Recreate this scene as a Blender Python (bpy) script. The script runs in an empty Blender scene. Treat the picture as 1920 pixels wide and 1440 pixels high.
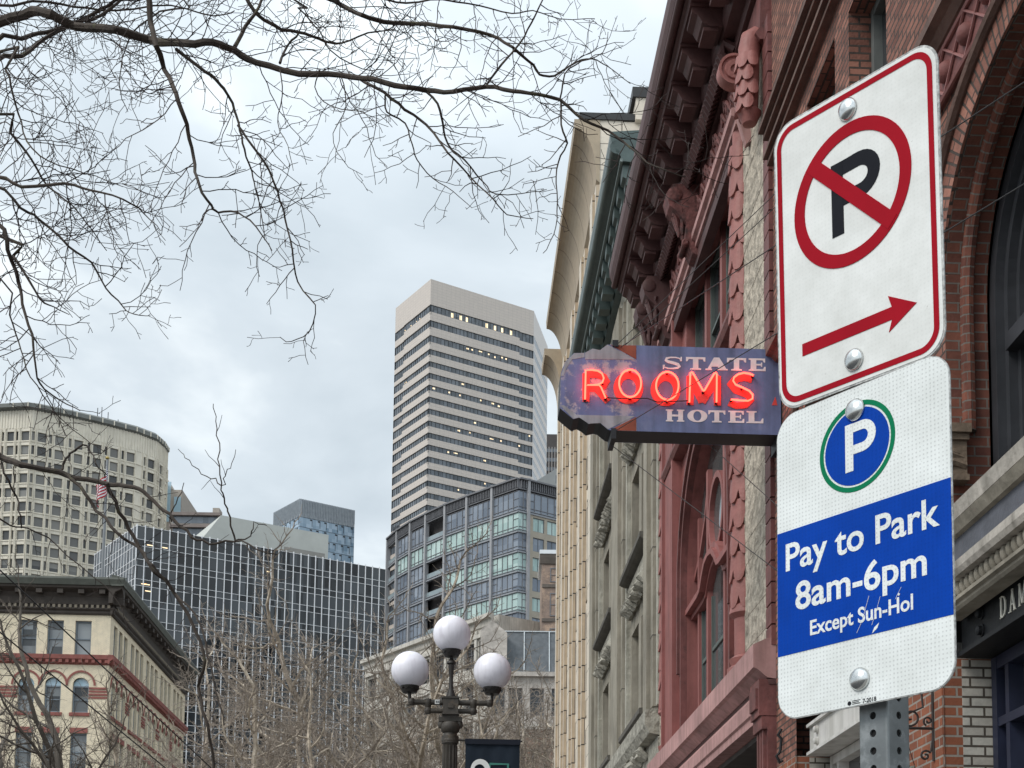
import bpy, math, random
from mathutils import Vector, Matrix
R = math.radians
sc = bpy.context.scene
col = sc.collection
rnd = random.Random(7)

# ------------------------------------------------------------------ camera
FPX, PPX, PPY = 2700.0, 960.0, 1566.0
CAM = Vector((0, 0, 1.6))
camd = bpy.data.cameras.new('camera')
cam = bpy.data.objects.new('camera', camd)
col.objects.link(cam)
CR = Matrix.Rotation(R(90 + 6), 3, 'X') @ Matrix.Rotation(R(0.7), 3, 'Z')
cam.matrix_world = Matrix.Translation(CAM) @ CR.to_4x4()
camd.sensor_fit = 'HORIZONTAL'
camd.sensor_width = 36
camd.lens = FPX / 1920 * 36
camd.shift_y = (PPY - 720) / 1920
camd.clip_start = 0.1
camd.clip_end = 6000
sc.camera = cam

# ------------------------------------------------------------------ sky
W = bpy.data.worlds.new('World')
sc.world = W
W.use_nodes = True
SUN_AZ, SUN_EL = R(236), R(42)          # behind the camera to the left, veiled by cloud
def build_sky():
    nt = W.node_tree
    nt.nodes.clear()
    N = nt.nodes.new
    L = nt.links.new
    out = N('ShaderNodeOutputWorld')
    bg = N('ShaderNodeBackground')
    bg.inputs['Strength'].default_value = 0.1
    sky = N('ShaderNodeTexSky')
    sky.sky_type = 'NISHITA'
    sky.sun_disc = False
    sky.sun_elevation = SUN_EL
    sky.sun_rotation = SUN_AZ
    tc = N('ShaderNodeTexCoord')
    sep = N('ShaderNodeSeparateXYZ')
    L(tc.outputs['Generated'], sep.inputs[0])
    def mth(op, a, b=None, clamp=False):
        m = N('ShaderNodeMath'); m.operation = op; m.use_clamp = clamp
        for i, v in enumerate((a, b)):
            if v is None: continue
            if isinstance(v, (int, float)): m.inputs[i].default_value = v
            else: L(v, m.inputs[i])
        return m.outputs[0]
    den = mth('ADD', mth('MAXIMUM', sep.outputs[2], 0.0), 0.16)
    cx = mth('DIVIDE', sep.outputs[0], den)
    cy = mth('DIVIDE', sep.outputs[1], den)
    cmb = N('ShaderNodeCombineXYZ')
    L(cx, cmb.inputs[0]); L(cy, cmb.inputs[1])
    n1 = N('ShaderNodeTexNoise'); n1.inputs['Scale'].default_value = 1.7
    n1.inputs['Detail'].default_value = 6; n1.inputs['Roughness'].default_value = 0.52
    n1.inputs['Distortion'].default_value = 0.25
    L(cmb.outputs[0], n1.inputs['Vector'])
    rp = N('ShaderNodeValToRGB')
    e = rp.color_ramp.elements
    e[0].position = 0.38; e[0].color = (5.2, 5.9, 6.4, 1)
    e[1].position = 0.63; e[1].color = (8.9, 9.5, 9.7, 1)
    m = e.new(0.52); m.color = (6.4, 7.1, 7.6, 1)
    L(n1.outputs['Fac'], rp.inputs[0])
    # overcast luminance rises towards the zenith and the veiled sun behind the camera
    up = mth('MAXIMUM', mth('SUBTRACT', sep.outputs[2], 0.42), 0.0)
    back = mth('MAXIMUM', mth('MULTIPLY', sep.outputs[1], -1.0), 0.0)
    k = mth('ADD', mth('ADD', mth('MULTIPLY', up, 1.5), mth('MULTIPLY', back, 0.5)), 1.0)
    mul = N('ShaderNodeVectorMath'); mul.operation = 'SCALE'
    L(rp.outputs[0], mul.inputs[0]); L(k, mul.inputs['Scale'])
    mix = N('ShaderNodeMix'); mix.data_type = 'RGBA'
    mix.inputs['Factor'].default_value = 0.9
    L(sky.outputs[0], mix.inputs['A']); L(mul.outputs[0], mix.inputs['B'])
    L(mix.outputs['Result'], bg.inputs['Color'])
    L(bg.outputs[0], out.inputs[0])
build_sky()

sund = bpy.data.lights.new('sun', 'SUN')
sund.energy = 1.5
sund.angle = R(25)
sund.color = (1.0, 0.96, 0.9)
sun = bpy.data.objects.new('sun', sund)
col.objects.link(sun)
# direction towards the sun, azimuth clockwise from +Y
sv = Vector((math.sin(SUN_AZ) * math.cos(SUN_EL), math.cos(SUN_AZ) * math.cos(SUN_EL), math.sin(SUN_EL)))
sun.rotation_euler = sv.to_track_quat('Z', 'Y').to_euler()
sun.location = (-20, -20, 60)
sc.view_settings.view_transform = 'Standard'
sc.view_settings.look = 'None'
sc.view_settings.exposure = 0.3
sc.view_settings.gamma = 1.0

# ------------------------------------------------------------------ surveying: photo point -> ray -> surface
def ray(x, y):
    return CR @ Vector(((x - PPX) / FPX, -(y - PPY) / FPX, -1.0))
def at(x, y, Y):
    d = ray(x, y); return CAM + d * (Y / d.y)
def atz(x, y, z):
    d = ray(x, y); return CAM + d * ((z - CAM.z) / d.z)

# ------------------------------------------------------------------ frames and mesh collector
class Fr:
    """X along a wall, Y out of it, Z up."""
    def __init__(s, P, Q):
        s.P = Vector((P[0], P[1], 0))
        d = Vector((Q[0] - P[0], Q[1] - P[1], 0))
        s.L = d.length
        s.ex = d.normalized()
        s.ey = Vector((-s.ex.y, s.ex.x, 0))
        s.ang = math.atan2(s.ex.y, s.ex.x)
    def __call__(s, x, y, z):
        return s.P + s.ex * x + s.ey * y + Vector((0, 0, z))
    def inv(s, p):
        q = p - s.P
        return q.dot(s.ex), q.dot(s.ey), p.z
class Ident:
    ang = 0.0
    def __call__(s, x, y, z): return Vector((x, y, z))
WORLD = Ident()
class Loc:
    def __init__(s, M): s.M = M; s.ang = 0.0
    def __call__(s, x, y, z): return s.M @ Vector((x, y, z))

class MB:
    def __init__(s):
        s.v = []; s.f = []; s.uv = []; s.mi = []; s.m = 0; s.smooth = []; s.sm = False
    def face(s, fr, pts, uv=None):
        i = len(s.v)
        s.v += [fr(*p) for p in pts]
        n = len(pts)
        s.f.append(tuple(range(i, i + n)))
        if uv is None:
            a = Vector(pts[0]); nn = Vector((0, 0, 0))
            for k in range(1, n - 1):
                nn += (Vector(pts[k]) - a).cross(Vector(pts[k + 1]) - a)
            ax = [abs(c) for c in nn]; k = ax.index(max(ax))
            uv = [(p[1], p[2]) if k == 0 else (p[0], p[2]) if k == 1 else (p[0], p[1]) for p in pts]
        s.uv += list(uv); s.mi.append(s.m); s.smooth.append(s.sm)
    def box(s, fr, x0, x1, y0, y1, z0, z1):
        c = [(x0, y0, z0), (x1, y0, z0), (x1, y1, z0), (x0, y1, z0), (x0, y0, z1), (x1, y0, z1), (x1, y1, z1), (x0, y1, z1)]
        for q in ((0, 3, 2, 1), (4, 5, 6, 7), (0, 1, 5, 4), (1, 2, 6, 5), (2, 3, 7, 6), (3, 0, 4, 7)):
            s.face(fr, [c[k] for k in q])
    def sweepx(s, fr, prof, x0, x1):
        n = len(prof)
        for k in range(n):
            a, b = prof[k], prof[(k + 1) % n]
            s.face(fr, [(x0, a[0], a[1]), (x1, a[0], a[1]), (x1, b[0], b[1]), (x0, b[0], b[1])])
        s.face(fr, [(x0, p[0], p[1]) for p in prof])
        s.face(fr, [(x1, p[0], p[1]) for p in reversed(prof)])
    def prism(s, fr, poly, y0, y1, back=True):
        """polygon in x,z pushed through y0..y1 (y1 = front)"""
        n = len(poly)
        s.face(fr, [(p[0], y1, p[1]) for p in poly])
        if back: s.face(fr, [(p[0], y0, p[1]) for p in reversed(poly)])
        for k in range(n):
            a, b = poly[k], poly[(k + 1) % n]
            s.face(fr, [(a[0], y0, a[1]), (b[0], y0, b[1]), (b[0], y1, b[1]), (a[0], y1, a[1])])
    def prismz(s, fr, poly, z0, z1):
        n = len(poly)
        s.face(fr, [(p[0], p[1], z1) for p in poly])
        s.face(fr, [(p[0], p[1], z0) for p in reversed(poly)])
        acc = 0.0
        for k in range(n):
            a, b = poly[k], poly[(k + 1) % n]
            l = math.hypot(b[0] - a[0], b[1] - a[1])
            s.face(fr, [(a[0], a[1], z0), (b[0], b[1], z0), (b[0], b[1], z1), (a[0], a[1], z1)],
                   [(acc, z0), (acc + l, z0), (acc + l, z1), (acc, z1)])
            acc += l
    def strip(s, fr, A, B, uvA=None, uvB=None):
        for k in range(len(A) - 1):
            uv = None
            if uvA: uv = [uvA[k], uvA[k + 1], uvB[k + 1], uvB[k]]
            s.face(fr, [A[k], A[k + 1], B[k + 1], B[k]], uv)
    def ring(s, fr, cx, cz, r0, r1, y0, y1, n=48, a0=0.0, a1=2 * math.pi):
        for k in range(n):
            t, u = a0 + (a1 - a0) * k / n, a0 + (a1 - a0) * (k + 1) / n
            p = [(cx + r * math.cos(a), cz + r * math.sin(a)) for r, a in ((r0, t), (r1, t), (r1, u), (r0, u))]
            s.face(fr, [(q[0], y1, q[1]) for q in p])
            s.face(fr, [(p[1][0], y0, p[1][1]), (p[2][0], y0, p[2][1]), (p[2][0], y1, p[2][1]), (p[1][0], y1, p[1][1])])
            if r0 > 0: s.face(fr, [(p[0][0], y0, p[0][1]), (p[3][0], y0, p[3][1]), (p[3][0], y1, p[3][1]), (p[0][0], y1, p[0][1])])
    def lathe(s, fr, prof, cx=0, cy=0, n=20):
        """prof of (r, z)"""
        o = s.sm; s.sm = True
        for a, b in zip(prof[:-1], prof[1:]):
            for k in range(n):
                t, u = 2 * math.pi * k / n, 2 * math.pi * (k + 1) / n
                P = lambda r, z, q: (cx + r * math.cos(q), cy + r * math.sin(q), z)
                if a[0] < 1e-5: pts = [P(0, a[1], 0), P(b[0], b[1], u), P(b[0], b[1], t)]
                elif b[0] < 1e-5: pts = [P(a[0], a[1], t), P(a[0], a[1], u), P(0, b[1], 0)]
                else: pts = [P(a[0], a[1], t), P(a[0], a[1], u), P(b[0], b[1], u), P(b[0], b[1], t)]
                s.face(fr, pts)
        s.sm = o
    def tube(s, pts, rad, n=6, fr=WORLD, caps=True, smooth=True):
        P = [fr(*p) for p in pts]
        if not isinstance(rad, (list, tuple)): rad = [rad] * len(P)
        base = len(s.v)
        d = (P[1] - P[0]).normalized()
        ref = Vector((0, 0, 1)) if abs(d.z) < 0.9 else Vector((1, 0, 0))
        a = d.cross(ref).normalized()
        acc = 0.0; accs = []
        for i, p in enumerate(P):
            if 0 < i < len(P) - 1: t = (P[i + 1] - P[i - 1])
            elif i == 0: t = P[1] - P[0]
            else: t = P[-1] - P[-2]
            if t.length < 1e-9: t = d
            t.normalize()
            a = (a - t * a.dot(t))
            if a.length < 1e-6: a = t.orthogonal()
            a.normalize()
            b = t.cross(a)
            for k in range(n):
                q = 2 * math.pi * k / n
                s.v.append(p + (a * math.cos(q) + b * math.sin(q)) * rad[i])
            if i: acc += (P[i] - P[i - 1]).length
            accs.append(acc)
        for i in range(len(P) - 1):
            for k in range(n):
                k2 = (k + 1) % n
                s.f.append((base + i * n + k, base + i * n + k2, base + (i + 1) * n + k2, base + (i + 1) * n + k))
                s.uv += [(k / n, accs[i]), ((k + 1) / n, accs[i]), ((k + 1) / n, accs[i + 1]), (k / n, accs[i + 1])]
                s.mi.append(s.m); s.smooth.append(smooth)
        if caps:
            for i0 in (base, base + (len(P) - 1) * n):
                s.f.append(tuple(range(i0, i0 + n))); s.uv += [(0, 0)] * n; s.mi.append(s.m); s.smooth.append(False)
    def ribbon(s, fr, pts, w, y0, y1):
        """flat stroke of width w (number or list) along x,z points"""
        n = len(pts); L_, R_ = [], []
        for i in range(n):
            a = Vector(pts[max(0, i - 1)]); b = Vector(pts[min(n - 1, i + 1)])
            t = (b - a).normalized(); nn = Vector((-t.y, t.x))
            ww = (w[i] if isinstance(w, (list, tuple)) else w) / 2
            p = Vector(pts[i]); L_.append(p + nn * ww); R_.append(p - nn * ww)
        for i in range(n - 1):
            s.prism(fr, [tuple(L_[i]), tuple(L_[i + 1]), tuple(R_[i + 1]), tuple(R_[i])], y0, y1, False)
    def weld(s):
        """share the corners of smooth faces so that they shade as one curved surface"""
        key = {}
        for fi, f in enumerate(s.f):
            if not s.smooth[fi]: continue
            g = []
            for i in f:
                v = s.v[i]; k = (round(v.x, 5), round(v.y, 5), round(v.z, 5))
                g.append(key.setdefault(k, i))
            s.f[fi] = tuple(g) if len(set(g)) == len(g) else f
        used = sorted({i for f in s.f for i in f}); mp = {j: k for k, j in enumerate(used)}
        s.v = [s.v[j] for j in used]; s.f = [tuple(mp[i] for i in f) for f in s.f]
    def build(s, name, mats, parent=None, root=None):
        me = bpy.data.meshes.new(name)
        if any(s.smooth): s.weld()
        vs = s.v
        base = root if root is not None else parent
        if base is not None:
            Mi = ROOTM[base.name].inverted()
            vs = [Mi @ v for v in vs]
        me.from_pydata([tuple(v) for v in vs], [], s.f)
        ul = me.uv_layers.new(name='UVMap')
        flat = [c for uv in s.uv for c in uv]
        ul.data.foreach_set('uv', flat)
        me.polygons.foreach_set('material_index', s.mi)
        me.polygons.foreach_set('use_smooth', s.smooth)
        for m in (mats if isinstance(mats, (list, tuple)) else [mats]):
            me.materials.append(m)
        me.update()
        if any(s.smooth): me.set_sharp_from_angle(angle=R(42))
        o = bpy.data.objects.new(name, me)
        col.objects.link(o)
        if parent is not None: o.parent = parent
        if base is not None and parent is None: o.matrix_world = ROOTM[base.name]
        return o
ROOTM = {}
def thing(name, label, cat, loc=(0, 0, 0), ang=0.0, group=None):
    o = bpy.data.objects.new(name, None)
    o.empty_display_size = 0.3
    col.objects.link(o)
    o.location = loc; o.rotation_euler = (0, 0, ang)
    M = Matrix.Translation(Vector(loc)) @ Matrix.Rotation(ang, 4, 'Z')
    ROOTM[o.name] = M
    o['label'] = label; o['category'] = cat
    if group: o['group'] = group
    return o
def part(mb, name, mats, root, under=None):
    """a part of root; under = the part it belongs to (sub-part). Parts carry no transform of their own."""
    return mb.build(name, mats, under if under is not None else root, root)
def tag(o, label, cat, group=None):
    o['label'] = label; o['category'] = cat
    if group: o['group'] = group
    return o

# ------------------------------------------------------------------ materials
def _mat(name):
    m = bpy.data.materials.new(name); m.use_nodes = True
    nt = m.node_tree
    return m, nt, nt.nodes['Principled BSDF'], nt.nodes.new, nt.links.new
def _spec(b, v):
    b.inputs['Specular IOR Level'].default_value = v
def M(name, c, rough=0.75, var=0.2, scale=3.0, bump=0.0, bscale=25.0, metal=0.0, spec=0.4, streak=0.0, c2=None, c2scale=1.2, c2pos=(0.55, 0.7)):
    m, nt, b, N, L = _mat(name)
    tc = N('ShaderNodeTexCoord')
    b.inputs['Roughness'].default_value = rough
    b.inputs['Metallic'].default_value = metal
    _spec(b, spec)
    no = N('ShaderNodeTexNoise'); no.inputs['Scale'].default_value = scale; no.inputs['Detail'].default_value = 8
    no.inputs['Roughness'].default_value = 0.62
    L(tc.outputs['Object'], no.inputs['Vector'])
    rp = N('ShaderNodeValToRGB')
    rp.color_ramp.elements[0].position = 0.3; rp.color_ramp.elements[1].position = 0.7
    lo = tuple(max(0, x * (1 - var)) for x in c); hi = tuple(min(1, x * (1 + var * 0.7)) for x in c)
    rp.color_ramp.elements[0].color = (*lo, 1); rp.color_ramp.elements[1].color = (*hi, 1)
    L(no.outputs['Fac'], rp.inputs[0])
    colr = rp.outputs[0]
    if c2:
        n2 = N('ShaderNodeTexNoise'); n2.inputs['Scale'].default_value = c2scale; n2.inputs['Detail'].default_value = 9
        n2.inputs['Roughness'].default_value = 0.7
        L(tc.outputs['Object'], n2.inputs['Vector'])
        r2 = N('ShaderNodeValToRGB'); r2.color_ramp.elements[0].position = c2pos[0]; r2.color_ramp.elements[1].position = c2pos[1]
        L(n2.outputs['Fac'], r2.inputs[0])
        mx = N('ShaderNodeMix'); mx.data_type = 'RGBA'
        L(r2.outputs[0], mx.inputs['Factor']); L(colr, mx.inputs['A']); mx.inputs['B'].default_value = (*c2, 1)
        colr = mx.outputs['Result']
    if streak:
        mp = N('ShaderNodeMapping'); mp.inputs['Scale'].default_value = (5, 5, 0.35)
        L(tc.outputs['Object'], mp.inputs[0])
        n3 = N('ShaderNodeTexNoise'); n3.inputs['Scale'].default_value = 1.6; n3.inputs['Detail'].default_value = 7
        L(mp.outputs[0], n3.inputs['Vector'])
        r3 = N('ShaderNodeValToRGB'); r3.color_ramp.elements[0].position = 0.42; r3.color_ramp.elements[1].position = 0.72
        k = 1 - streak
        r3.color_ramp.elements[0].color = (1, 1, 1, 1); r3.color_ramp.elements[1].color = (k, k, k * 0.97, 1)
        L(n3.outputs['Fac'], r3.inputs[0])
        mx = N('ShaderNodeMix'); mx.data_type = 'RGBA'; mx.blend_type = 'MULTIPLY'; mx.inputs['Factor'].default_value = 1
        L(colr, mx.inputs['A']); L(r3.outputs[0], mx.inputs['B']); colr = mx.outputs['Result']
    L(colr, b.inputs['Base Color'])
    if bump:
        nb = N('ShaderNodeTexNoise'); nb.inputs['Scale'].default_value = bscale; nb.inputs['Detail'].default_value = 6
        L(tc.outputs['Object'], nb.inputs['Vector'])
        bp = N('ShaderNodeBump'); bp.inputs['Strength'].default_value = 1.0; bp.inputs['Distance'].default_value = bump
        L(nb.outputs['Fac'], bp.inputs['Height']); L(bp.outputs[0], b.inputs['Normal'])
    return m
def brick(name, c1, c2, mort, bw=0.21, bh=0.075, ms=0.008, off=0.5, bump=0.006, rough=0.85, var=0.35, stain=None, spec=0.3, msm=0.1):
    m, nt, b, N, L = _mat(name)
    b.inputs['Roughness'].default_value = rough; _spec(b, spec)
    tc = N('ShaderNodeTexCoord')
    br = N('ShaderNodeTexBrick')
    br.offset = off
    br.inputs['Scale'].default_value = 1.0
    br.inputs['Brick Width'].default_value = bw; br.inputs['Row Height'].default_value = bh
    br.inputs['Mortar Size'].default_value = ms; br.inputs['Mortar Smooth'].default_value = msm
    br.inputs['Color1'].default_value = (*c1, 1); br.inputs['Color2'].default_value = (*c2, 1); br.inputs['Mortar'].default_value = (*mort, 1)
    L(tc.outputs['UV'], br.inputs['Vector'])
    no = N('ShaderNodeTexNoise'); no.inputs['Scale'].default_value = 2.2; no.inputs['Detail'].default_value = 9; no.inputs['Roughness'].default_value = 0.7
    L(tc.outputs['Object'], no.inputs['Vector'])
    rp = N('ShaderNodeValToRGB'); rp.color_ramp.elements[0].position = 0.3; rp.color_ramp.elements[1].position = 0.72
    k = 1 - var
    rp.color_ramp.elements[0].color = (k, k, k, 1); rp.color_ramp.elements[1].color = (1.12, 1.1, 1.08, 1)
    L(no.outputs['Fac'], rp.inputs[0])
    mx = N('ShaderNodeMix'); mx.data_type = 'RGBA'; mx.blend_type = 'MULTIPLY'; mx.inputs['Factor'].default_value = 1
    L(br.outputs['Color'], mx.inputs['A']); L(rp.outputs[0], mx.inputs['B'])
    L(mx.outputs['Result'], b.inputs['Base Color'])
    if bump:
        iv = N('ShaderNodeMath'); iv.operation = 'SUBTRACT'; iv.inputs[0].default_value = 1; L(br.outputs['Fac'], iv.inputs[1])
        nb = N('ShaderNodeTexNoise'); nb.inputs['Scale'].default_value = 40; L(tc.outputs['Object'], nb.inputs['Vector'])
        ad = N('ShaderNodeMath'); ad.operation = 'MULTIPLY_ADD'; L(nb.outputs['Fac'], ad.inputs[0]); ad.inputs[1].default_value = 0.5; L(iv.outputs[0], ad.inputs[2])
        bp = N('ShaderNodeBump'); bp.inputs['Strength'].default_value = 1; bp.inputs['Distance'].default_value = bump
        L(ad.outputs[0], bp.inputs['Height']); L(bp.outputs[0], b.inputs['Normal'])
    return m
def glass(name, c, c2, cell=(1.0, 1.0), rough=0.06, spec=0.5, ior=1.5, wav=0.0):
    """dark window glass: colour of what lies behind or of a painted-in reflection varies from pane to pane"""
    m, nt, b, N, L = _mat(name)
    b.inputs['Roughness'].default_value = rough; _spec(b, spec); b.inputs['IOR'].default_value = ior
    tc = N('ShaderNodeTexCoord')
    mp = N('ShaderNodeVectorMath'); mp.operation = 'DIVIDE'; mp.inputs[1].default_value = (cell[0], cell[1], 1)
    L(tc.outputs['UV'], mp.inputs[0])
    fl = N('ShaderNodeVectorMath'); fl.operation = 'FLOOR'; L(mp.outputs[0], fl.inputs[0])
    oi = N('ShaderNodeObjectInfo')
    wn = N('ShaderNodeTexWhiteNoise'); wn.noise_dimensions = '4D'
    L(fl.outputs[0], wn.inputs['Vector']); L(oi.outputs['Random'], wn.inputs['W'])
    mx = N('ShaderNodeMix'); mx.data_type = 'RGBA'
    mx.inputs['A'].default_value = (*c, 1); mx.inputs['B'].default_value = (*c2, 1)
    L(wn.outputs['Value'], mx.inputs['Factor'])
    L(mx.outputs['Result'], b.inputs['Base Color'])
    if wav:
        nb = N('ShaderNodeTexNoise'); nb.inputs['Scale'].default_value = 0.8; L(tc.outputs['Object'], nb.inputs['Vector'])
        bp = N('ShaderNodeBump'); bp.inputs['Distance'].default_value = wav; L(nb.outputs['Fac'], bp.inputs['Height']); L(bp.outputs[0], b.inputs['Normal'])
    return m
def emit(name, c, s):
    m, nt, b, N, L = _mat(name)
    b.inputs['Base Color'].default_value = (*c, 1)
    b.inputs['Emission Color'].default_value = (*c, 1); b.inputs['Emission Strength'].default_value = s
    return m

# ------------------------------------------------------------------ palette
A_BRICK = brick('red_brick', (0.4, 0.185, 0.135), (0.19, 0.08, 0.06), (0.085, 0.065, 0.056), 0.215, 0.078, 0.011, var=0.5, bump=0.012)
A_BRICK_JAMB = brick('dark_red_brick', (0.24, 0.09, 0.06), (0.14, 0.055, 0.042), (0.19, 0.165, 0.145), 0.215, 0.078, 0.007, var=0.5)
A_BRICK_ORANGE = brick('orange_brick', (0.33, 0.115, 0.06), (0.24, 0.085, 0.05), (0.34, 0.3, 0.26), 0.215, 0.078, 0.009, var=0.35)
A_BRICK_WHITE = brick('whitewashed_brick', (0.62, 0.6, 0.54), (0.5, 0.47, 0.42), (0.1, 0.085, 0.07), 0.215, 0.078, 0.009, var=0.5)
A_MOULD = M('brown_moulding', (0.14, 0.082, 0.065), 0.8, 0.35, 4, 0.01, 20)
A_TERRA = M('terracotta_panel', (0.2, 0.075, 0.068), 0.7, 0.3, 6, 0.006, 30)
A_STONE = M('pale_weathered_stone', (0.47, 0.43, 0.38), 0.85, 0.25, 3, 0.01, 18, streak=0.5)
A_STONE_D = M('tan_stone_moulding', (0.3, 0.27, 0.22), 0.85, 0.3, 3, 0.008, 20, streak=0.3)
A_CAP = M('brown_carved_stone', (0.19, 0.14, 0.1), 0.85, 0.4, 8, 0.01, 24)
A_FRIEZE = M('blue_grey_painted_frieze', (0.1, 0.105, 0.125), 0.6, 0.25, 5, 0.004, 30, c2=(0.04, 0.042, 0.05), c2scale=4, c2pos=(0.6, 0.68))
A_BLACK = M('black_painted_iron', (0.015, 0.016, 0.018), 0.55, 0.3, 8, 0.002, 40, spec=.2)
A_FRAME = M('dark_grey_window_frame', (0.04, 0.042, 0.048), 0.5, 0.25, 4)
A_FRAME_G = M('grey_green_window_frame', (0.13, 0.14, 0.135), 0.55, 0.25, 4)
A_NAVY = M('navy_painted_frame', (0.018, 0.022, 0.045), 0.45, 0.25, 4)
A_WHITE = M('white_painted_iron', (0.62, 0.6, 0.57), 0.55, 0.12, 3, 0.002, 30, streak=0.25)
PANE = glass('shop_glass', (0.02, 0.022, 0.025), (0.06, 0.062, 0.065), (0.8, 1.1), 0.04)
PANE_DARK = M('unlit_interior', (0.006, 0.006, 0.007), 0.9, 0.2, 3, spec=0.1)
LETTER = M('cream_lettering', (0.7, 0.68, 0.6), 0.6, 0.08, 5)
B_RED = M('rose_red_paint', (0.285, 0.102, 0.092), 0.6, 0.18, 2.2, 0.004, 18, streak=0.28)
B_RED_D = M('oxblood_paint', (0.18, 0.064, 0.058), 0.6, 0.3, 3.2, 0.006, 18, streak=0.35, c2=(.07, .035, .033), c2scale=4, c2pos=(.56, .72))
B_PINK = M('faded_pink_sandstone', (0.46, 0.26, 0.245), 0.8, 0.25, 1.6, 0.006, 14, streak=0.3, c2=(.2, .12, .115), c2scale=2.2, c2pos=(.58, .75))
B_CORN = M('maroon_painted_cornice', (0.09, 0.041, 0.039), 0.6, 0.3, 2.5, 0.006, 12)
B_TILE = M('terracotta_scale_tile', (0.3, 0.115, 0.1), 0.55, 0.22, 5, 0.006, 25)
B_STONE = M('cream_rock_faced_stone', (0.47, 0.41, 0.33), 0.9, 0.5, 7, 0.1, 7)
B_FRAME = M('grey_green_sash', (0.1, 0.12, 0.11), 0.55, 0.2, 4)
C_STONE = M('grey_olive_sandstone', (0.32, 0.29, 0.235), 0.85, 0.3, 1.2, 0.008, 14, streak=0.35)
C_STONE_L = M('pale_dressed_sandstone', (0.42, 0.4, 0.34), 0.88, 0.3, 2.4, 0.03, 9, streak=0.3)
C_ROUGH = M('carved_rough_stone', (0.34, 0.32, 0.27), 0.9, 0.45, 4, 0.1, 6)
C_SILL = M('dark_stone_sill', (0.11, 0.1, 0.085), 0.85, 0.3, 3, 0.01, 14)
C_GREEN = M('green_grey_copper_cornice', (0.085, 0.115, 0.11), 0.42, 0.3, 1.6, 0.003, 12, metal=0.25)
C_GREEN_L = M('pale_copper_trim', (0.2, 0.24, 0.23), 0.5, 0.2, 2)
D_TERRA = brick('cream_terracotta', (0.7, 0.63, 0.53), (0.66, 0.595, 0.5), (0.1, 0.085, 0.07), 40.0, 0.8, 0.009, 0.5, 0.004, 0.6, 0.15)
D_COVE = brick('tan_cove_panels', (0.4, 0.325, 0.235), (0.39, 0.315, 0.23), (0.12, 0.1, 0.08), 1.5, 40.0, 0.02, 0.5, 0.003, 0.6, 0.15)
D_TAN = brick('tan_terracotta', (0.5, 0.4, 0.29), (0.46, 0.37, 0.27), (0.05, 0.04, 0.035), 40.0, 0.8, 0.02, 0.5, 0.004, 0.6, 0.2)
D_WIN = M('dusty_red_window_reveal', (0.16, 0.085, 0.07), 0.6, 0.25, 2)
DARKMETAL = M('dark_roof_metal', (0.035, 0.035, 0.035), 0.5, 0.2, 3)

# the street wall on the right: X runs away from the camera, Y points to the street
dv = ray(850, 1849); dF = Vector((dv.x, dv.y, 0)).normalized(); nF = Vector((-dF.y, dF.x, 0))
OF = Vector((3.8, 0, 0))
FAC = Fr(OF, OF + dF * 100)
def broot(name, label, cat, x, y=0.0):
    p = FAC(x, y, 0)
    return thing(name, label, cat, tuple(p), FAC.ang)

def wall(mb, fr, x0, x1, z0, z1, ops, y=0.0, depth=0.3, reveal=True, rm=None):
    """front sheet with rectangular openings (a, b, c, d) plus their reveals"""
    xs = sorted({x0, x1, *[o[0] for o in ops], *[o[1] for o in ops]}); xs = [x for x in xs if x0 <= x <= x1]
    zs = sorted({z0, z1, *[o[2] for o in ops], *[o[3] for o in ops]}); zs = [z for z in zs if z0 <= z <= z1]
    for xa, xb in zip(xs[:-1], xs[1:]):
        for za, zb in zip(zs[:-1], zs[1:]):
            cx, cz = (xa + xb) / 2, (za + zb) / 2
            if any(o[0] < cx < o[1] and o[2] < cz < o[3] for o in ops): continue
            mb.face(fr, [(xa, y, za), (xb, y, za), (xb, y, zb), (xa, y, zb)])
    if reveal:
        m0 = mb.m
        if rm is not None: mb.m = rm
        for a, b, c, d in [o[:4] for o in ops]:
            for q in ([(a, y, c), (a, y, d), (a, y - depth, d), (a, y - depth, c)], [(b, y, c), (b, y, d), (b, y - depth, d), (b, y - depth, c)],
                      [(a, y, c), (b, y, c), (b, y - depth, c), (a, y - depth, c)], [(a, y, d), (b, y, d), (b, y - depth, d), (a, y - depth, d)]):
                mb.face(fr, q)
        mb.m = m0
def archpts(cx, zs, a, h, n=28, p=2.0, t0=0.0, t1=math.pi):
    r = []
    for k in range(n + 1):
        t = t0 + (t1 - t0) * k / n
        c, s = math.cos(t), math.sin(t)
        r.append((cx + a * math.copysign(abs(c) ** (2 / p), c), zs + h * abs(s) ** (2 / p)))
    return r
def arch_fill(mb, fr, pts, zt, y):
    """spandrels between an arch line and the rectangle above it"""
    for a, b in zip(pts[:-1], pts[1:]):
        mb.face(fr, [(a[0], y, a[1]), (b[0], y, b[1]), (b[0], y, zt), (a[0], y, zt)])
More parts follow.
